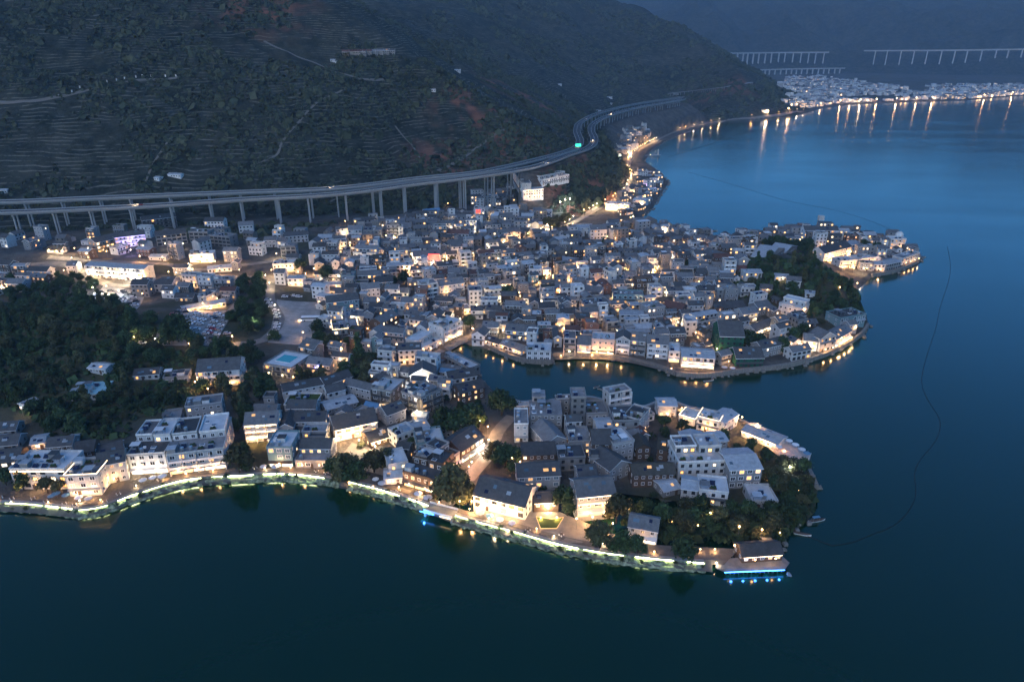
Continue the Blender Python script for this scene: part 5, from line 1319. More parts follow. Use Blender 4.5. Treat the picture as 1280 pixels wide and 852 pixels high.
# ------------------------------------------------------------------ lit shore wall
def shore_run(px): return catmull([(*Z(*p), 0) for p in px], 1.0)
def sea_wall(px, label, strip='strip_white', blue=False):
    P = shore_run(px); o0 = np.array([P[0][0], P[0][1], 0]); root = tag(empty('sea_wall', tuple(o0)), label, 'sea wall', 'lit rock sea walls of the south shore')
    n = 9; b = MB(); m = len(P)
    for k, p in enumerate(P):
        t = P[min(k + 1, m - 1)] - P[max(k - 1, 0)]; l = math.hypot(t[0], t[1]) + 1e-9; rx, ry = t[1] / l, -t[0] / l
        for j in range(n):
            u = j / (n - 1); off = -2.4 + 3.7 * u; z = 2.35 - 2.9 * u
            jt = (0 if j in (0,) else 1) * (float(vnoise(k * .7 + 3, j * 1.1, 12)) - .5) * min(1, j * .6)
            b.v.append((p[0] - o0[0] + rx * (off + jt * .9), p[1] - o0[1] + ry * (off + jt * .9), z + jt * 1.1))
    for k in range(m - 1):
        for j in range(n - 1): b.f.append((k * n + j, k * n + j + 1, (k + 1) * n + j + 1, (k + 1) * n + j)); b.m.append(0)
    b.build('rock_slope', 'wall_rock', root)
    Q = [p - o0 for p in P[::2]]
    b = MB(); b.sweep(Q, [(-3.1, 2.2), (-1.7, 2.35), (-1.7, 2.75), (-3.1, 2.75)]); b.build('coping', 'concrete', root)
    k = 0
    while k < len(Q) - 3:
        m_ = random.randint(3, 8); seg = Q[k:k + m_]; k += m_ - (1 if random.random() < .35 else 0) + (1 if random.random() < .3 else 0)
        if len(seg) > 1: b = MB(); b.sweep(seg, [(-2.0, 2.2), (-1.66, 2.2), (-1.66, 2.28), (-2.0, 2.28)]); b.build('light_strip', strip if random.random() < .7 else 'strip_faint', root)
    return root
mat('wall_rock', (.40, .43, .30), .9, .1, noise=(.6, 1.0, (.05, .07, .035)))
mat('strip_faint', (.8, .85, .8), .4, .2, emit=((.84, 1.0, .42), 5))
mat('strip_low', (.8, .85, .8), .4, .2, emit=((.80, 1.0, .66), .35))
S = SOUTH
sea_wall(S[1:5], 'lit rock sea wall below the white lakeside hotel'); sea_wall(S[4:12][:7] + [(424, 608.6)], 'longest lit rock sea wall, curving past the terraced guesthouses to the tree gap')
sea_wall([(434, 611), (470, 620), (520, 636), (538, 643.5)], 'lit rock sea wall between the tree gap and the little footbridge')
sea_wall([(566, 653), (578, 657), (640, 674), (700, 691), (760, 702), (820, 709), (882, 714.5)], 'lit rock sea wall from footbridge to pier')
# little bridge over the culvert with blue light
x, y, z = G(552, 640); root = tag(empty('footbridge', (x, y, 2.5), -.38), 'short footbridge in the sea wall with blue light under its west end', 'bridge')
b = MB(); b.box(-6, 6, -3.2, 2.2, -.4, .1); b.build('deck', 'concrete', root)
for yy in (-3.1, 2.1):
    b = MB(); railing(b, -6, 6, yy, .1, 8); b.build('railing', 'white_trim', root)
for xx in (-5.6, 5.6):
    b = MB(); b.box(xx - .4, xx + .4, -3, 2, -3.5, -.4); b.build('pier', 'concrete', root)
b = MB(); b.box(-7.5, -1.5, -3.45, -3.3, -.35, -.1); b.build('light_strip', 'strip_blue', root); light((-5, -5, -1.2), root, (.05, .25, 1), 300, .4)
b = MB(); b.box(1, 5.5, -3.45, -3.3, -.3, -.15); b.build('light_strip', 'strip_warm', root)
# pier with blue light under it
pp = [Z(*p) for p in [(893, 714), (905, 719), (980, 716), (986, 708), (975, 698), (900, 703)]]
cx, cy_ = np.mean(pp, 0); root = tag(empty('pier', (cx, cy_, 0)), 'timber pier at the tip with blue light glowing beneath its edge', 'pier')
b = MB(); q = [(x - cx, y - cy_) for x, y in pp]; b.prism(q, 1.5, 1.85); b.build('deck', 'flat_concrete', root)
e0, e1 = np.array(q[1]), np.array(q[2]); L = np.linalg.norm(e1 - e0); n = 14
for i in range(n):
    p = e0 + (e1 - e0) * (i + .5) / n; b = MB(); b.cyl(p[0], p[1] + .5, -2, 1.5, .16, n=6); b.build('post', 'timber', root)
ang = math.atan2(*(e1 - e0)[::-1]); b = MB(); b.box(0, L, -.12, 0, 1.3, 1.5); o = b.build('light_strip', 'strip_blue', root, (*e0, 0)); o.rotation_euler.z = ang
b = MB(); b.box(0, L, -.02, .04, 2.6, 2.7); b.build('railing', 'metal_post', root, (*e0, 0)).rotation_euler.z = ang
for i in range(5):
    p = e0 + (e1 - e0) * (i + .5) / 5; light((p[0], p[1] - 1.6, 1.2), root, (.05, .25, 1), 150, .4)
# plain quay walls round the cove and the headland
def quay(px, label, top=2.45, m='stone'):
    P = shore_run(px); o0 = np.array([P[0][0], P[0][1], 0]); b = MB(); Q = [p - o0 for p in P[::2]]
    b.sweep(Q, [(-1.5, -.5), (.35, -1.5), (.1, top), (-1.5, top)]); o = b.build('quay_wall', m, None, tuple(o0)); tag(o, label, 'quay wall', 'stone quay walls')
i0 = HARB.index((612, 437)); i1 = HARB.index((1086, 408)); j0 = HARB.index((1090, 346)); j1 = HARB.index((868, 296))
i2 = HARB.index((845, 470))
quay(HARB[i0:i2 + 1], 'long stone quay wall along the cove\'s north bank')
quay(HARB[i2:i1 + 1], 'stone quay wall from the glass-fronted quay hotel to the teal-windowed hotel')
quay(HARB[j0:j0 + 5], 'stone quay wall round the headland point')
quay(TIP[-4:] + HARB[:6], 'stone quay wall on the cove\'s south bank', 2.6, 'concrete'); quay(TIP[7:13], 'sea wall below the lit waterside terraces')
# rocks and rubble at the water's edge
b = MB(); rr_ = random.Random(3)
for px in (HARB[i0:i1 + 1], HARB[j0:j1], HARB[j1:j1 + 14], TIP[1:], HARB[:i0]):
    for p in shore_run(px)[::2]:
        if rr_.random() < .55:
            s_ = rr_.uniform(.35, 1.3); x, y = p[0] + rr_.uniform(-1, 1) * 1.6, p[1] + rr_.uniform(-2.2, 1.0); i = len(b.v)
            for sx, sy, sz in ((-1, -1, -1), (1, -1, -1), (1, 1, -1), (-1, 1, -1), (-.7, -.7, 1), (.7, -.7, 1), (.7, .7, 1), (-.7, .7, 1)): b.v.append((x + s_ * sx * rr_.uniform(.6, 1.2), y + s_ * sy * rr_.uniform(.6, 1.2), .25 + s_ * sz * rr_.uniform(.4, .8)))
            for f in ((0, 1, 5, 4), (1, 2, 6, 5), (2, 3, 7, 6), (3, 0, 4, 7), (4, 5, 6, 7)): b.f.append(tuple(i + k for k in f)); b.m.append(0)
o = b.build('shore_rocks', 'stone'); o['kind'] = 'stuff'; o['label'] = 'rocks and rubble along the water\'s edge'
# sun deck with parasols
dk = [G(*p)[:2] for p in [(962, 562), (975, 553), (1012, 576), (1003, 590)]]; cx, cy_ = np.mean(dk, 0)
root = tag(empty('sun_deck', (cx, cy_, 0)), 'pinkish timber sun deck at the end of the waterside terraces', 'deck')
b = MB(); b.prism([(x - cx, y - cy_) for x, y in dk], 1.0, 3.1); b.build('platform', 'pink', root)
b = MB()
for k in range(4):
    a, c = np.array(dk[k]) - (cx, cy_), np.array(dk[(k + 1) % 4]) - (cx, cy_); n = 10
    for i in range(n): p = a + (c - a) * i / n; b.box(p[0] - .05, p[0] + .05, p[1] - .05, p[1] + .05, 3.1, 4.1)
b.build('railing_posts', 'white_trim', root)['kind'] = 'stuff'
PM = {}
def parasol(x, y, z, r, m, look):
    if m not in PM:
        b = MB(); n = 8; i = 0; b.v = [(0, 0, 2.75)] + [(math.cos(6.283 * k / n), math.sin(6.283 * k / n), 2.2) for k in range(n)]; b.f = [(0, 1 + k, 1 + (k + 1) % n) for k in range(n)]; b.m = [0] * n
        c = MB(); c.cyl(0, 0, 0, 2.7, .035, n=6); PM[m] = (b.mesh('canopy', m), c.mesh('pole', 'metal_post'))
    root = tag(empty('parasol', (x, y, z)), cat='parasol', group='parasols on the terraces'); o = link('canopy', PM[m][0], root); o.scale = (r, r, 1); link('pole', PM[m][1], root); rel(root, look, 'parasol', x, y)
for px, py, zz, m in ((976, 558, 3.1, 'canvas'), (984, 563, 3.1, 'canvas'), (992, 568, 3.1, 'canvas'), (1000, 574, 3.1, 'canvas'), (1006, 579, 3.1, 'canvas_blue'), (972, 565, 3.1, 'canvas')):
    x, y, z = G(px, py); parasol(x, y, zz, 1.6, m, 'white parasol on the sun deck' if m == 'canvas' else 'blue parasol on the sun deck')
for px, py, m in ((72, 622, 'canvas_blue'), (84, 624, 'canvas_blue'), (66, 625, 'canvas_blue'), (100, 627, 'canvas'), (112, 628, 'canvas'), (180, 605, 'canvas'), (192, 602, 'canvas'), (204, 600, 'canvas'), (230, 592, 'canvas'), (250, 590, 'canvas'), (330, 588, 'canvas'), (345, 588, 'canvas'),
                  (470, 604, 'canvas'), (478, 609, 'canvas'), (523, 622, 'canvas'), (535, 627, 'canvas'), (600, 646, 'canvas'), (612, 650, 'canvas_blue'), (625, 655, 'canvas'), (640, 659, 'canvas'), (905, 463, 'canvas'), (915, 464, 'canvas')):
    x, y, z = G(px, py); parasol(x, y, z, random.uniform(1.4, 1.9), m, ('blue' if 'blue' in m else 'white') + ' parasol on a terrace')
TM = {}
def table_set(x, y, look):
    if not TM:
        b = MB(); b.cyl(0, 0, .70, .75, .5, n=10); TM['t'] = b.mesh('table_top', 'timber'); b = MB(); b.cyl(0, 0, 0, .70, .06, n=6); TM['l'] = b.mesh('table_leg', 'metal_post'); b = MB(); b.cyl(0, 0, 0, .45, .2, n=6); TM['s'] = b.mesh('stool', 'canvas')
    root = tag(empty('table', (x, y, hz(x, y) + .15), random.uniform(0, 3)), cat='table', group='outdoor tables along the lakeside'); link('top', TM['t'], root); link('leg', TM['l'], root)
    rel(root, look, 'table', x, y)
    for a in (0, 1.57, 3.14, 4.71):
        o = tag(link('stool', TM['s'], None, (x + .85 * math.cos(a), y + .85 * math.sin(a), hz(x, y) + .15)), cat='stool', group='stools round the outdoor tables'); rel(o, 'small pale stool by a table', 'stool', x + .85 * math.cos(a), y + .85 * math.sin(a))
for run in ([(0, 622), (60, 626), (98, 630), (130, 626), (175, 607), (235, 591)], [(250, 590), (300, 587), (360, 585), (410, 590)], [(480, 607), (520, 619), (545, 628)], [(600, 641), (640, 656), (700, 671), (760, 682)]):
    for p in catmull([(*G(*q)[:2], 0) for q in run], 5.5):
        if random.random() < .5 and not any(clash(obb(p[0], p[1], 0, 1.5, 1.5), q, .2) for q in FOOT): table_set(p[0] + random.uniform(-1, 1), p[1] + random.uniform(-1, 1), 'round café table with stools')
# ------------------------------------------------------------------ lamps
LP = {}
def lamp(px, py, power, look, kind='street', col=None, gz=None, world=None):
    col = col or (WARM if random.random() < .6 else PALEW)
    x, y, z = world or G(px, py); hgt = {'street': 5.0, 'garden': 1.3, 'mast': 11.0}[kind]; k = (kind, col)
    if k not in LP:
        b = MB(); r = .07 if kind != 'mast' else .16; b.cyl(0, 0, -.8, hgt, r, r * .7, 6)
        c = MB(); rr = {'street': .27, 'garden': .2, 'mast': .6}[kind]; c.sphere(0, 0, hgt + rr * .6, rr, 8)
        LP[k] = (b.mesh('post', 'metal_post'), c.mesh('lamp_head', 'bulb_amber' if col == WARM else ('bulb_blue' if col[2] > .95 and col[0] < .3 else 'bulb')))
    nm = {'street': 'street_lamp', 'garden': 'garden_lamp', 'mast': 'floodlight_mast'}[kind]
    root = tag(empty(nm, (x, y, z)), cat={'street': 'street lamp', 'garden': 'garden lamp', 'mast': 'floodlight'}[kind]); link('post', LP[k][0], root); link('lamp_head', LP[k][1], root)
    if power: light((0, 0, hgt - .25), root, col, power, .3)
    rel(root, look, nm.replace('_', ' '), x, y); return root
mat('bulb_blue', (.1, .2, .9), .4, .2, emit=((.08, .1, 1.0), 8))
def lamps_on(pts, gap, power, look, kind='street', jit=1.0, side=1.5, col=None, group=None, skip=.1, start=''):
    P = catmull([(*G(*p)[:2], 0) for p in pts], gap); cnt = 0
    for p in P:
        if random.random() < skip: continue
        x, y = p[0] + random.uniform(-jit, jit), p[1] + random.uniform(-jit, jit) + side
        cnt += 1; o = lamp(0, 0, power * random.uniform(.7, 1.4), look, kind, col, world=(x, y, max(hz(x, y), .4)))
        REL.pop(); o['label'] = f"{look}, {'first' if cnt == 1 else ORD[cnt - 1]} counted from {start}"
        if group: o['group'] = group
g = 'lamps along the lakeside promenade'
lamps_on([(-10, 626), (60, 630), (98, 634), (130, 629), (175, 611), (235, 594), (300, 589), (360, 587), (420, 592)], 8, 95, 'small warm lamp on the promenade', 'garden', 2.2, 0, group=g, start='the western end')
lamps_on([(440, 600), (470, 606), (520, 622), (550, 633)], 8, 95, 'small warm lamp on the promenade', 'garden', 2.0, 0, group=g, start='the plaza trees')
lamps_on([(580, 642), (640, 658), (700, 674), (760, 686), (820, 692), (890, 699)], 9, 95, 'small warm lamp on the promenade', 'garden', 2.6, 0, group=g, start='the footbridge')
lamps_on([(556, 628), (585, 595), (612, 562), (622, 540)], 9, 420, 'lamp on the pedestrian street', 'street', 1.5, 0, start='the lake')
lamps_on([(640, 306), (672, 297), (700, 288), (725, 274), (752, 258), (775, 245), (790, 222), (786, 203), (795, 190), (820, 176)], 12, 1000, 'street lamp on the coast road', 'street', 1.5, 3, start='the market')
lamps_on([(850, 163), (900, 152), (960, 145), (1005, 140)], 45, 700, 'street lamp on the far coast road', 'street', 1.5, 3, start='the jetty bay')
lamps_on([(640, 306), (610, 316), (575, 330), (540, 336)], 12, 700, 'alley lamp on the market street', 'street', 1.5, 0, start='the coast road')
lamps_on([(90, 333), (150, 358), (240, 345), (300, 347), (340, 347), (390, 345)], 13, 1300, 'street lamp on the main road', 'street', 1.5, 2, start='the west')
lamps_on([(60, 322), (110, 326), (205, 330), (235, 338), (300, 332), (345, 326)], 15, 900, 'street lamp on the upper road', 'street', 1.5, 2, start='the west')
lamps_on([(690, 352), (672, 362), (655, 374)], 9, 260, 'lamp on the warm lane', 'street', .8, 0, WARM, start='its top')
lamps_on([(530, 446), (560, 434), (590, 420)], 11, 150, 'lamp on the cove road', 'street', .8, 0, WARM, start='the south')
lamps_on([(700, 447), (740, 447), (790, 452), (840, 463)], 16, 90, 'low lamp on the cove quay', 'garden', .8, 0, WARM, start='the west')
lamps_on([(990, 600), (996, 614), (998, 628), (985, 645), (975, 668)], 6, 60, 'warm garden lamp on the point path', 'garden', .8, 0, WARM, start='the terraces')
for px, py, pw, look, kind, col in (
    (700, 266, 3200, 'dazzling floodlight mast beside the coast road', 'mast', COOLW), (706, 263, 3200, 'dazzling floodlight mast beside the coast road', 'mast', COOLW), (712, 262, 2600, 'dazzling floodlight mast beside the coast road', 'mast', COOLW),
    (676, 292, 900, 'bright market lamp', 'street', PALEW), (664, 297, 900, 'bright market lamp', 'street', PALEW), (684, 287, 900, 'bright market lamp', 'street', PALEW), (690, 296, 700, 'bright market lamp', 'street', COOLW),
    (338, 362, 900, 'bright junction lamp', 'street', PALEW), (346, 355, 900, 'bright junction lamp', 'street', PALEW), (333, 352, 800, 'bright junction lamp', 'street', PALEW), (383, 350, 700, 'amber corner lamp', 'street', WARM),
    (430, 318, 900, 'amber alley lamp', 'street', WARM), (438, 314, 700, 'amber alley lamp', 'street', WARM), (545, 292, 350, 'amber alley lamp', 'street', WARM), (600, 330, 420, 'amber alley lamp', 'street', WARM), (640, 332, 300, 'amber alley lamp', 'street', WARM), (735, 350, 700, 'bright lane lamp', 'street', PALEW),
    (745, 352, 500, 'bright lane lamp', 'street', PALEW), (725, 347, 420, 'amber lane lamp', 'street', WARM), (672, 338, 300, 'amber lane lamp', 'street', WARM), (560, 260, 200, 'amber lane lamp', 'street', WARM), (795, 390, 300, 'amber lane lamp', 'street', WARM),
    (118, 368, 900, 'white yard lamp', 'street', COOLW), (135, 366, 900, 'white yard lamp', 'street', PALEW), (150, 372, 700, 'white yard lamp', 'street', COOLW), (166, 352, 1200, 'white yard lamp', 'street', COOLW), (180, 376, 300, 'amber yard lamp', 'street', WARM),
    (80, 322, 700, 'roadside lamp', 'street', PALEW), (95, 318, 700, 'roadside lamp', 'street', WARM), (112, 318, 500, 'roadside lamp', 'street', PALEW), (25, 338, 500, 'roadside lamp', 'street', WARM), (5, 366, 700, 'amber roadside lamp', 'street', WARM), (14, 364, 600, 'amber roadside lamp', 'street', WARM), (82, 346, 500, 'amber roadside lamp', 'street', WARM),
    (208, 312, 260, 'park lamp', 'street', PALEW), (230, 312, 320, 'park lamp', 'street', PALEW), (150, 318, 500, 'purple garden lamp', 'street', (.45, .35, 1.0)), (165, 320, 500, 'purple garden lamp', 'street', (.45, .35, 1.0)), (135, 322, 400, 'amber garden lamp', 'street', WARM), (180, 318, 400, 'amber garden lamp', 'street', WARM),
    (255, 388, 500, 'car-park lamp', 'street', WARM), (292, 430, 700, 'bright amber car-park lamp', 'street', WARM), (238, 440, 420, 'amber lane lamp by the wood', 'street', WARM), (166, 428, 420, 'wood-edge lamp', 'street', PALEW), (170, 432, 300, 'wood-edge lamp', 'street', WARM), (196, 434, 300, 'wood-edge lamp', 'street', PALEW), (316, 408, 600, 'pale lamp by the trees', 'street', (.9, 1, .7)), (345, 390, 260, 'bus-park lamp', 'street', PALEW), (380, 425, 240, 'red-tinted bus-park lamp', 'street', WARM),
    (246, 488, 380, 'amber hotel-garden lamp', 'street', WARM), (262, 497, 420, 'amber hotel-garden lamp', 'street', WARM), (250, 470, 200, 'amber hotel-garden lamp', 'street', WARM), (30, 521, 160, 'wood-edge lamp', 'street', PALEW),
    (400, 468, 0, 'blue spot lamp in the trees', 'street', (.08, .1, 1.0)), (396, 470, 0, 'blue spot lamp in the trees', 'street', (.08, .1, 1.0)), (368, 482, 300, 'amber lamp at the slate wing', 'street', WARM), (430, 462, 300, 'amber stair lamp', 'street', WARM), (428, 446, 260, 'amber stair lamp', 'street', WARM),
    (425, 560, 900, 'plaza lamp', 'street', PALEW), (450, 562, 900, 'plaza lamp', 'street', PALEW), (470, 570, 700, 'plaza lamp', 'street', PALEW), (440, 590, 300, 'plaza lamp', 'garden', WARM), (495, 580, 500, 'plaza lamp', 'street', PALEW), (515, 487, 800, 'lane lamp by the floodlit gable', 'street', COOLW), (522, 525, 500, 'pale alley lamp', 'street', PALEW), (478, 508, 240, 'amber alley lamp', 'street', WARM),
    (610, 545, 900, 'amber shop lamp', 'street', WARM), (600, 538, 700, 'amber shop lamp', 'street', WARM), (605, 568, 900, 'white street lamp at the street\'s middle', 'street', COOLW), (590, 590, 260, 'red-tinted street lamp', 'street', (1, .25, .2)), (575, 640, 500, 'forecourt lamp', 'street', WARM), (590, 640, 700, 'forecourt lamp', 'street', WARM), (618, 648, 500, 'forecourt lamp', 'street', PALEW), (640, 585, 200, 'fairy-lit tree lamp', 'street', WARM), (650, 590, 160, 'fairy-lit tree lamp', 'street', WARM),
    (685, 638, 1000, 'white garden lamp by the tavern', 'garden', PALEW), (676, 650, 200, 'garden lamp by the tavern', 'garden', WARM), (696, 650, 200, 'garden lamp by the tavern', 'garden', WARM), (740, 660, 420, 'amber forecourt lamp', 'street', WARM), (765, 668, 420, 'amber forecourt lamp', 'street', WARM), (720, 662, 300, 'amber forecourt lamp', 'street', WARM), (785, 650, 300, 'amber lamp among trees', 'street', WARM), (664, 578, 160, 'red-tinted alley lamp', 'street', (1, .4, .25)),
    (840, 655, 90, 'warm lamp in the tip garden', 'garden', WARM), (848, 656, 90, 'warm lamp in the tip garden', 'garden', WARM), (860, 660, 70, 'warm lamp in the tip garden', 'garden', PALEW), (886, 655, 160, 'warm lamp in the tip garden', 'street', WARM), (897, 652, 160, 'warm lamp in the tip garden', 'street', WARM), (872, 660, 70, 'warm lamp in the tip garden', 'garden', WARM), (922, 672, 180, 'warm lamp in the tip garden', 'street', WARM), (950, 676, 220, 'warm lamp in the tip garden', 'street', WARM), (916, 696, 120, 'warm lamp on the pier forecourt', 'street', WARM), (893, 690, 120, 'warm lamp on the pier forecourt', 'garden', WARM), (875, 690, 80, 'warm lamp on the pier forecourt', 'garden', WARM), (985, 596, 420, 'white lamp on the point', 'street', COOLW), (960, 600, 160, 'amber lamp behind the villa', 'garden', WARM),
    (835, 515, 300, 'amber terrace lamp', 'garden', WARM), (852, 513, 300, 'amber terrace lamp', 'garden', WARM), (868, 518, 300, 'amber terrace lamp', 'garden', WARM), (885, 524, 300, 'amber terrace lamp', 'garden', WARM), (926, 533, 700, 'amber terrace lamp', 'street', WARM), (945, 542, 700, 'amber terrace lamp', 'street', WARM), (958, 550, 600, 'amber terrace lamp', 'street', WARM), (968, 556, 600, 'amber terrace lamp', 'street', WARM), (980, 566, 120, 'amber terrace lamp', 'garden', WARM), (900, 547, 200, 'amber terrace lamp', 'garden', WARM),
    (1040, 328, 700, 'terrace lamp on the headland', 'street', WARM), (1052, 342, 800, 'terrace lamp on the headland', 'street', WARM), (1066, 343, 700, 'terrace lamp on the headland', 'street', WARM), (1078, 343, 700, 'terrace lamp on the headland', 'street', PALEW), (1062, 322, 500, 'terrace lamp on the headland', 'street', WARM), (1030, 300, 300, 'terrace lamp on the headland', 'street', WARM), (1045, 300, 300, 'terrace lamp on the headland', 'street', WARM), (928, 297, 500, 'pink-lit headland lamp', 'street', WARM), (1070, 362, 600, 'amber beach lamp', 'street', WARM), (1048, 368, 300, 'amber hillside lamp', 'street', WARM), (1118, 300, 300, 'lamp by the domed house', 'street', WARM),
    (985, 400, 260, 'amber lane lamp', 'street', WARM), (1005, 396, 260, 'amber lane lamp', 'street', WARM), (1012, 432, 500, 'amber court lamp', 'street', WARM), (1000, 440, 420, 'amber court lamp', 'street', WARM), (1050, 432, 300, 'amber court lamp', 'street', WARM), (1068, 418, 200, 'amber court lamp', 'street', WARM), (895, 446, 300, 'amber quay-alley lamp', 'street', WARM), (745, 445, 200, 'pink quay lamp', 'garden', WARM),
    (786, 262, 900, 'amber bay lamp', 'street', WARM), (806, 250, 500, 'amber bay lamp', 'street', WARM), (815, 225, 700, 'amber point lamp', 'street', WARM), (823, 226, 700, 'amber point lamp', 'street', WARM), (806, 238, 420, 'purple-tinted bay lamp', 'street', (.7, .4, 1)), (775, 198, 1200, 'white bend lamp', 'street', COOLW), (768, 196, 900, 'white bend lamp', 'street', PALEW)):
    lamp(px, py, pw, look, kind, col)
# random alley lamps through the old town
for k in range(280):
    x0, y0 = G(random.uniform(420, 900), random.uniform(275, 435))[:2]
    if float(sdist(np.array([x0]), np.array([y0]), LAND)[0]) < 6 or any(clash(obb(x0, y0, 0, .8, .8), q, 0) for q in FOOT): continue
    lamp(0, 0, random.choice([260, 450, 800]), 'alley lamp between roofs', 'street', world=(x0, y0, hz(x0, y0)))
# little garden by the tavern
x, y, z = G(686, 652); root = tag(empty('garden_bed', (x, y, z + .1)), 'small angular lawn outlined in warm light before the garden tavern', 'garden bed')
hp = [(-3.2, -4.2), (2.6, -4.2), (5.6, 2.2), (1.2, 1.2), (-4.6, 2.6)]
b = MB(); b.prism(hp, 0, .25); b.build('lawn', 'turf', root); b = MB(); b.sweep([(*p, .3) for p in hp + hp[:1]], [(0, 0), (.1, 0), (.1, .1), (0, .1)]); b.build('light_strip', 'pane_warm', root)
# ------------------------------------------------------------------ vehicles
def car_proto():
    prof = [(-2.15, .35), (2.15, .35), (2.2, .75), (1.25, .92), (-1.95, .98), (-2.15, .8)]; b = MB()
    def ext(p, w, b): 
        i = len(b.v); n = len(p); b.v += [(x, -w, z) for x, z in p] + [(x, w, z) for x, z in p]
        for k in range(n): b.f.append((i + k, i + (k + 1) % n, i + n + (k + 1) % n, i + n + k)); b.m.append(0)
        b.f.append(tuple(i + n - 1 - k for k in range(n))); b.m.append(0); b.f.append(tuple(i + n + k for k in range(n))); b.m.append(0)
    ext(prof, .88, b); out = {}
    for c in ('car_white', 'car_dark', 'car_silver', 'car_red'): out[c] = b.mesh('body', c)
    g = MB(); ext([(-1.85, .94), (1.1, .90), (.45, 1.42), (-1.45, 1.45)], .80, g); gl = g.mesh('cabin_glass', 'pane_dark')
    rf = {}
    for c in out:
        r = MB(); r.box(-1.5, .5, -.74, .74, 1.40, 1.50); rf[c] = r.mesh('roof', c)
    w = MB(); i = 0; n = 10; w.v = [(.33 * math.cos(6.283 * k / n), s, .33 * math.sin(6.283 * k / n)) for s in (-.1, .1) for k in range(n)]
    w.f = [(k, (k + 1) % n, n + (k + 1) % n, n + k) for k in range(n)] + [tuple(range(n))[::-1], tuple(range(n, 2 * n))]; w.m = [0] * len(w.f)
    return out, gl, rf, w.mesh('wheel', 'rubber')
CB, CG, CR, CW = car_proto(); NC = [0]
CNAME = {'car_white': 'white', 'car_dark': 'dark', 'car_silver': 'silver', 'car_red': 'red'}
def car(x, y, rz, c, look, group=None):
    root = tag(empty('parked_car', (x, y, hz(x, y) + .3), rz), cat='car', group=group); link('body', CB[c], root); link('cabin_glass', CG, root); link('roof', CR[c], root)
    for sx in (-1.3, 1.3):
        for sy in (-.85, .85): link('wheel', CW, root, (sx, sy, .33))
    rel(root, f'{CNAME[c]} {look}', 'parked car', x, y)
for px, py in ((217, 394), (231, 388), (233, 391), (246, 392), (249, 394), (258, 395), (272, 393), (276, 396), (268, 403), (222, 402), (219, 405), (226, 400), (244, 399), (240, 404), (237, 406), (251, 402), (248, 404), (254, 401), (250, 406), (234, 412), (230, 419), (227, 417), (264, 409), (266, 412), (260, 415), (257, 418), (262, 417), (284, 418), (287, 423), (260, 387), (212, 400), (215, 407), (223, 391), (240, 393), (262, 399), (268, 398), (282, 398), (280, 403), (276, 408), (274, 413), (246, 413), (242, 418), (238, 423), (224, 423), (247, 420), (252, 424), (266, 424), (271, 419), (229, 408), (182, 416), (186, 421), (180, 424), (178, 430), (183, 411)):
    x, y, z = G(px, py); car(x, y, random.choice([.15, .15, .3, -.1]), random.choices(list(CB), [60, 22, 14, 4])[0], 'car in the car park', 'cars in the car park')
for i, (px, py) in enumerate(((335, 376), (337, 380), (340, 384), (345, 389), (346, 393), (347, 397), (346, 401), (347, 406), (346, 410), (345, 413), (339, 419), (356, 372), (361, 371), (368, 371), (374, 372))):
    x, y, z = G(px, py); car(x, y, random.choice([.1, .2]), random.choices(list(CB), [60, 22, 14, 4])[0], 'car at the bus park edge', 'cars round the bus park')
for k in range(26):
    px, py = random.uniform(118, 178), random.uniform(362, 384); x, y, z = G(px, py)
    if any(clash(obb(x, y, 0, 5, 4), q) for q in FOOT): continue
    car(x, y, random.choice([.2, 1.7, .3]), random.choices(list(CB), [60, 22, 14, 4])[0], 'car in the lit yard', 'cars in the lit yard')
for k in range(26):
    px, py = random.uniform(735, 790), random.uniform(303, 316); x, y, z = G(px, py)
    if any(clash(obb(x, y, 0, 5, 4), q) for q in FOOT): continue
    car(x, y, random.choice([.2, 1.7]), random.choices(list(CB), [50, 18, 14, 18])[0], 'car on the market square', 'cars on the market square')
x, y, z = G(389, 401); root = tag(empty('coach', (x, y, z + .2), .06), 'long white coach with dark windows standing across the bus park', 'bus')
b = MB(); b.box(-5.8, 5.8, -1.25, 1.25, .45, 3.1); b.build('body', 'car_white', root); b = MB(); b.box(-5.86, 5.6, -1.3, 1.3, 1.55, 2.5); b.build('window_band', 'pane_dark', root)
b = MB(); b.box(-2.2, -.4, -.7, .7, 3.1, 3.35); b.build('air_unit', 'white_trim', root)
for sx in (-3.8, 3.6):
    for sy in (-1.2, 1.2): o = link('wheel', CW, root, (sx, sy, .48)); o.scale = (1.45, 1.2, 1.45)
for sy in (-.9, .9):
    b = MB(); b.box(-5.92, -5.8, sy - .2, sy + .2, .7, 1.0); b.build('headlight', 'bulb', root)
light((-7, 0, .9), root, WARM, 300, .3)
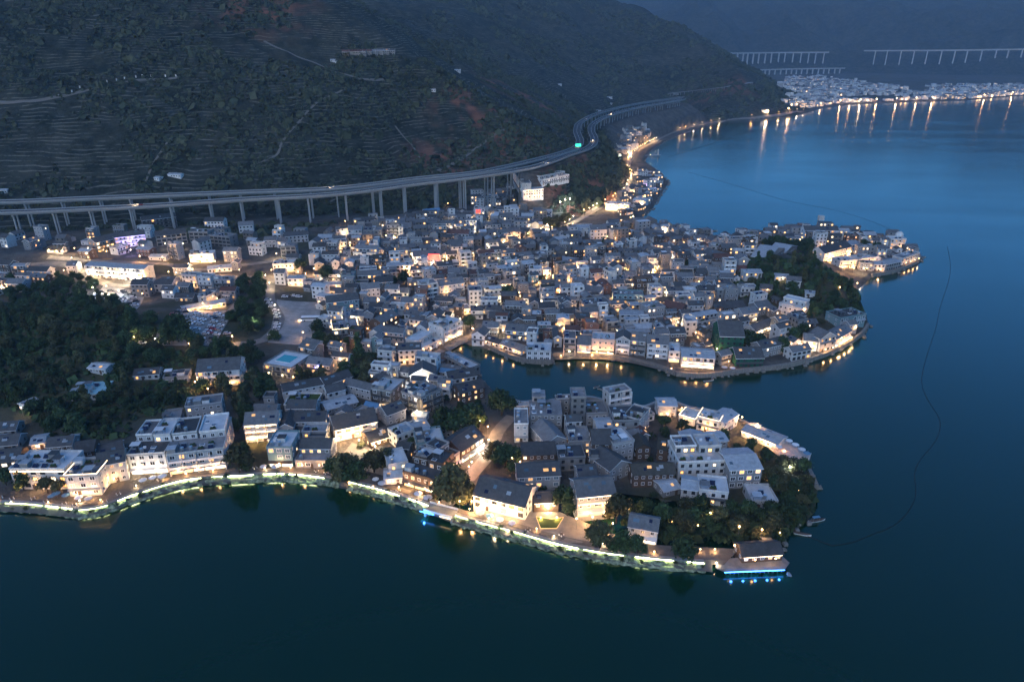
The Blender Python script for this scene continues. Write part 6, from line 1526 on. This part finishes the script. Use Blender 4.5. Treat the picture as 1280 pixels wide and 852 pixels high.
# cars on the highway with their lamps on
for k, (path, t, d_) in enumerate(((far_path, .33, 1), (near_path, .24, -1), (near_path, .47, 1), (far_path, .52, 1), (near_path, .58, -1), (far_path, .70, 1), (near_path, .78, -1), (far_path, .12, -1))):
    i = int(t * (len(path) - 2)); p, q = np.array(path[i]), np.array(path[i + 1]); v = q - p; rz = math.atan2(v[1], v[0]); off = 2.0 if d_ > 0 else -2.0
    pos = (p[0] + math.sin(rz) * off, p[1] - math.cos(rz) * off, p[2] + .1); c = random.choice(list(CB)); root = tag(empty('moving_car', pos, rz if d_ > 0 else rz + math.pi), f"{CNAME[c]} car with headlights on, on the {'upper' if path is far_path else 'lower'} viaduct deck, {['western', 'middle', 'bend', 'eastern'][min(3, int(t * 5))]} stretch", 'car', 'cars on the viaduct')
    link('body', CB[c], root); link('cabin_glass', CG, root); link('roof', CR[c], root)
    for sx in (-1.3, 1.3):
        for sy in (-.85, .85): link('wheel', CW, root, (sx, sy, .33))
    for sy in (-.6, .6):
        b = MB(); b.box(2.15, 2.28, sy - .16, sy + .16, .55, .8); b.build('headlight', 'bulb', root)
    light((5, 0, .9), root, PALEW, 260, .3)
# ------------------------------------------------------------------ signs, boats, booms
def sign(px, py, w, h, z, m, label, name='billboard', rz=0.0, legs=True):
    x, y, g0 = G(px, py); root = tag(empty(name, (x, y, g0), rz), label, 'sign'); b = MB(); b.box(-w / 2, w / 2, -.15, .15, z, z + h); b.build('panel', m, root)
    for s in (-1, 1): b = MB(); b.box(s * w * .4 - .1, s * w * .4 + .1, -.1, .1, -1, z); b.build('post', 'metal_post', root)
    return root
sign(543, 331, 9, 4.6, 4.2, 'sign_red', 'glowing red billboard on the front of the white house near the market street', rz=-.05)
light((0, -3, 5), bpy.data.objects['billboard'], (1, .5, .4), 500, .6)
sign(598, 278, 4.2, 3.0, 9.4, 'sign_red', 'small red light sign atop the slim white tower', 'rooftop_sign')
b = MB(); b.box(-3.3, 3.3, -.2, .2, 5.2, 8.6); xx = Z(722, 187.5, 48); root = tag(empty('road_sign', (xx[0], xx[1] - 6, 47.5)), 'glowing green motorway sign above the highway bend', 'road sign'); b.build('panel', 'sign_green', root)
for s in (-2.6, 2.6): b = MB(); b.box(s - .15, s + .15, -.1, .1, -2, 5.2); b.build('post', 'metal_post', root)
x, y, z = G(1023, 291); root = tag(empty('water_tower', (x, y, z)), 'white cube tank standing high above the headland roofs', 'water tower'); b = MB(); b.box(-2.4, 2.4, -2, 2, 12, 16.4); b.build('tank', 'plaster', root)
for sx in (-1.8, 1.8):
    for sy in (-1.5, 1.5): b = MB(); b.box(sx - .2, sx + .2, sy - .2, sy + .2, -1, 12); b.build('leg', 'concrete', root)
x, y, z = G(1121, 308); b = MB(); b.sphere(x, y, z + 10.2, 3.4, 14); o = b.build('roof_dome', 'plaster'); hostr = [r for r in bpy.data.objects if r.name.startswith('domed_house')][0]
o.parent = hostr; o.matrix_parent_inverse = (__import__('mathutils').Matrix.Translation(hostr.location) @ __import__('mathutils').Euler(hostr.rotation_euler).to_matrix().to_4x4()).inverted()
def boom(px, label, r=.13):
    P = catmull([(*Z(*p), .05) for p in px], 6); o0 = P[0]; b = MB(); b.sweep([p - o0 for p in P], [(r * math.cos(t), r * math.sin(t)) for t in np.linspace(0, 6.283, 6, endpoint=False)]); tag(b.build('floating_boom', 'rubber', None, tuple(o0)), label, 'boom', 'floating booms on the lake')
boom([(1184, 308), (1188, 330), (1186, 350), (1175, 385), (1170, 410), (1160, 440), (1152, 475), (1160, 500), (1175, 525), (1170, 550), (1150, 575), (1143, 592), (1145, 612), (1140, 632), (1120, 655), (1092, 667)], 'long dark floating boom curving across the open lake', .13)
boom([(1092, 667), (1065, 678), (1040, 682), (1015, 672), (1003, 667)], 'short floating boom tying the point to the lake\'s curved boom')
boom([(836, 196), (870, 186), (905, 175), (945, 163), (985, 158)], 'thin boom across the far bay near the coast road', .3)
boom([(860, 215), (920, 232), (980, 250), (1040, 262), (1085, 275), (1120, 290)], 'thin boom running from bay to headland', .08)
def boat(px, py, rz, s, label, roof=True, group=None):
    x, y = Z(px, py); root = tag(empty('boat', (x, y, 0), rz), label, 'boat', group); b = MB(); n = 9
    ts = np.linspace(-1, 1, n); hw = [.55 * (1 - max(0, t) ** 2.2) * (1 if t > -.95 else .8) for t in ts]; i = 0
    for t, w in zip(ts, hw):
        w = max(w, .03); z = .55 + .25 * max(0, t) ** 2; b.v += [(t * s, -w * s * .42, z), (t * s, -w * s * .25, -.2), (t * s, w * s * .25, -.2), (t * s, w * s * .42, z)]
    for k in range(n - 1):
        for j in range(3): b.f.append((k * 4 + j, k * 4 + j + 1, k * 4 + 5 + j, k * 4 + 4 + j)); b.m.append(0)
        b.f.append((k * 4 + 3, k * 4, k * 4 + 4, k * 4 + 7)); b.m.append(1)
    b.f.append((0, 3, 2, 1)); b.m.append(0); b.build('hull', ['plaster', 'timber'], root)
    if roof:
        b = MB(); b.box(-.6 * s, .25 * s, -.17 * s, .17 * s, 2.0, 2.12); b.build('canopy', 'canvas_blue', root)
        for sx in (-.55 * s, .2 * s):
            for sy in (-.15 * s, .15 * s): b = MB(); b.box(sx - .05, sx + .05, sy - .05, sy + .05, .4, 2.0); b.build('post', 'metal_post', root)
boat(1021, 651, .2, 3.4, 'small boat moored off the dark point'); boat(1003, 668, -.3, 3.0, 'white open boat nosing out below the point', False); boat(886, 476, .3, 3.0, 'pale open boat off the glass-fronted quay hotel', False)
boat(1152, 322, .2, 4.0, 'small boat off the headland point'); boat(889, 289, .1, 6.5, 'lit boat anchored off the old town\'s far shore')
g = 'skiffs moored in the middle of the cove'
for k, (px, py) in enumerate(((746, 484), (752, 487), (758, 489), (772, 494), (778, 490), (765, 499))): boat(px, py, random.uniform(-.6, .6), 2.2, ['northernmost', 'second northernmost', 'third', 'fourth', 'easternmost', 'southernmost'][k] + ' of the thin pale skiffs moored mid-cove', False, g)
# jetty on the north bay
x0, y0 = Z(797, 196); x1, y1 = Z(826, 195); root = tag(empty('jetty', (x0, y0, 0), math.atan2(y1 - y0, x1 - x0)), 'thin jetty with a small white light tower in the north bay', 'jetty'); L = math.hypot(x1 - x0, y1 - y0)
b = MB(); b.box(0, L, -1.2, 1.2, 1.5, 2.0); b.build('deck', 'deck_concrete', root); b = MB(); b.cyl(L - 5, 0, 2.0, 9, 1.4, .9, 8); b.cyl(L - 5, 0, 9, 11, 1.5, .1, 8); b.build('light_tower', 'plaster', root)
for i in range(7): b = MB(); b.cyl(L * (i + .5) / 7, 0, -3, 1.5, .3, n=6); b.build('post', 'concrete', root)
# ------------------------------------------------------------------ things on the mountain
for i, (px, py, w) in enumerate(((416, 78, 6), (421, 80, 5), (538, 115, 14), (572, 90, 10), (700, 107, 8), (762, 123, 14), (764, 131, 7), (748, 140, 12), (845, 119, 14), (218, 222, 14), (196, 226, 6), (3, 242, 9))):
    x, y, z = G(px, py); o = make_house('farm_shed', x, y, z, random.uniform(-.3, .3), w, 6, 1, 'gp', 'plaster', 0.0, '', False, False)
    tag(o, cat='shed', group='sheds on the mountainside'); o['label'] = ['tiny white hut high on the mountain, left of a twin', 'tiny white hut high on the mountain, right of a twin', 'white shed on the terraced slope above the red scar', 'pale shed above the terraced slope', 'small white shed in the dark gully right of the red scar', 'white shed above the highway bend', 'lower small shed above the highway bend', 'low shed beside the highway bend', 'pale shed by the slope galleries', 'blue-roofed shed just above the viaduct', 'small white hut beside the blue-roofed shed', 'lit white hut at the upper deck\'s western end'][i]
for i in range(9):
    x, y, z = G(432 + i * 7.2, 70 - i * .25); o = make_house('hillside_house', x, y, z - 1, .05, 9.0, 8, 2, 'gr' if i < 5 else 'g', 'concrete', 0, '', False, False)
    tag(o, f"{'red-roofed' if i < 5 else 'grey'} house high on the mountain, {['first', 'second', 'third', 'fourth', 'fifth', 'sixth', 'seventh', 'eighth', 'last'][i]} in the row from the west", 'house', 'row of houses on the mountain')
road('hill_road', [(-20, 129), (30, 127), (70, 122), (110, 113), (150, 104), (185, 100), (222, 97)], 5, 'soil_pale', .5) if mat('soil_pale', (.16, .15, .13), .95, .05) else 0
for i, (px, py) in enumerate(((74, 121), (90, 115), (100, 110), (112, 106), (134, 103), (146, 101), (156, 99), (170, 97), (178, 96), (189, 96), (207, 96), (220, 96))):
    x, y, z = G(px, py); root = tag(empty('marker_post', (x, y, z)), cat='post', group='white posts beside the hill road'); b = MB(); b.box(-.6, .6, -.5, .5, -.5, 2.4); b.box(-.8, .8, -.7, .7, 2.4, 2.7, 1); b.build('booth', ['plaster', 'tile_red'], root); rel(root, 'white booth on the hill road', 'booth', x, y)
for nm, pts, w in (('hill_track', [(182, 228), (192, 205), (205, 185), (214, 172)], 2.2), ('hill_track', [(318, 206), (345, 195), (352, 180), (370, 157), (395, 130), (428, 113)], 2.6), ('hill_track', [(494, 158), (505, 172), (515, 182), (525, 198)], 2.4), ('hill_track', [(545, 215), (590, 190), (620, 168), (640, 160)], 3.5), ('hill_track', [(330, 52), (365, 68), (400, 82), (440, 96), (480, 100)], 4)):
    road(nm, pts, w, 'soil_pale', .6)
# slope galleries beside the far road
gp = [(835, 120), (870, 116), (905, 112), (940, 106)]
P = [G(*p) for p in gp]; root = tag(empty('rock_gallery', P[0]), 'long pale gallery of close columns on the spur above the coast', 'gallery'); o0 = np.array(P[0]); Q = catmull([np.array(p) - o0 for p in P], 9)
b = MB(); b.sweep(Q, [(-5, 5.5), (4, 5.5), (4, 6.6), (-5, 6.6)]); b.build('roof_slab', 'deck_concrete', root)
for k, p in enumerate(Q[::1][:60]): b = MB(); b.box(-.7, .7, -.7, .7, -4, 5.5); b.build('column', 'deck_concrete', root, tuple(p))
resolve_labels()
print('LIGHTS', NL[0], 'OBJECTS', len(bpy.data.objects))
import collections, re as _re
print('KINDS', collections.Counter(_re.sub(r'\.\d+$', '', o.name) for o in bpy.data.objects if o.parent is None).most_common(14))
# ------------------------------------------------------------------ air, sky, exposure
b = MB(); b.box(-6600, 6600, -700, 8500, -12, 1500); hzb = b.build('haze', []) ; hzb['kind'] = 'stuff'
hm = bpy.data.materials.new('haze'); hm.use_nodes = True; nt = hm.node_tree
for n in list(nt.nodes):
    if n.type != 'OUTPUT_MATERIAL': nt.nodes.remove(n)
pv = nt.nodes.new('ShaderNodeVolumePrincipled'); pv.inputs['Color'].default_value = (.45, .72, 1, 1); pv.inputs['Density'].default_value = HAZE
pv.inputs['Density Attribute'].default_value = ''; pv.inputs['Anisotropy'].default_value = .0
nt.links.new(pv.outputs[0], nt.nodes['Material Output'].inputs['Volume'])
hm.cycles.homogeneous_volume = True; hzb.data.materials.clear(); hzb.data.materials.append(hm)
w = bpy.data.worlds.new('World'); scene.world = w; w.use_nodes = True; nt = w.node_tree; N = nt.nodes
sky = N.new('ShaderNodeTexSky'); sky.sky_type = 'NISHITA'; sky.sun_disc = False
sky.sun_elevation = SUN_EL; sky.sun_rotation = SUN_ROT; sky.air_density = 1.0; sky.dust_density = .6; sky.ozone_density = 4.2; sky.altitude = 1900
bg = N['Background']; bg.inputs['Strength'].default_value = SKY
nt.links.new(sky.outputs[0], bg.inputs['Color'])
s = bpy.data.lights.new('sun', 'SUN'); s.energy = SUN; s.angle = R(50); s.color = (1.0, .97, .94)
so = bpy.data.objects.new('sun', s); C.objects.link(so)
so.rotation_euler = (math.pi / 2 - max(SUN_EL, R(42)), 0, -SUN_ROT + math.pi)
vs = scene.view_settings; vs.view_transform = 'Standard'; vs.look = 'None'; vs.exposure = EXPOSURE; vs.gamma = 1; vs.use_curve_mapping = False
cy = scene.cycles
cy.use_denoising = True; cy.denoiser = 'OPENIMAGEDENOISE'; cy.use_adaptive_sampling = True; cy.adaptive_threshold = .02
cy.max_bounces = 4; cy.diffuse_bounces = 2; cy.glossy_bounces = 2; cy.transmission_bounces = 2; cy.transparent_max_bounces = 4; cy.volume_bounces = 0
cy.sample_clamp_indirect = 4.0; cy.sample_clamp_direct = 0; cy.caustics_reflective = False; cy.caustics_refractive = False
cy.use_light_tree = True; cy.blur_glossy = .5
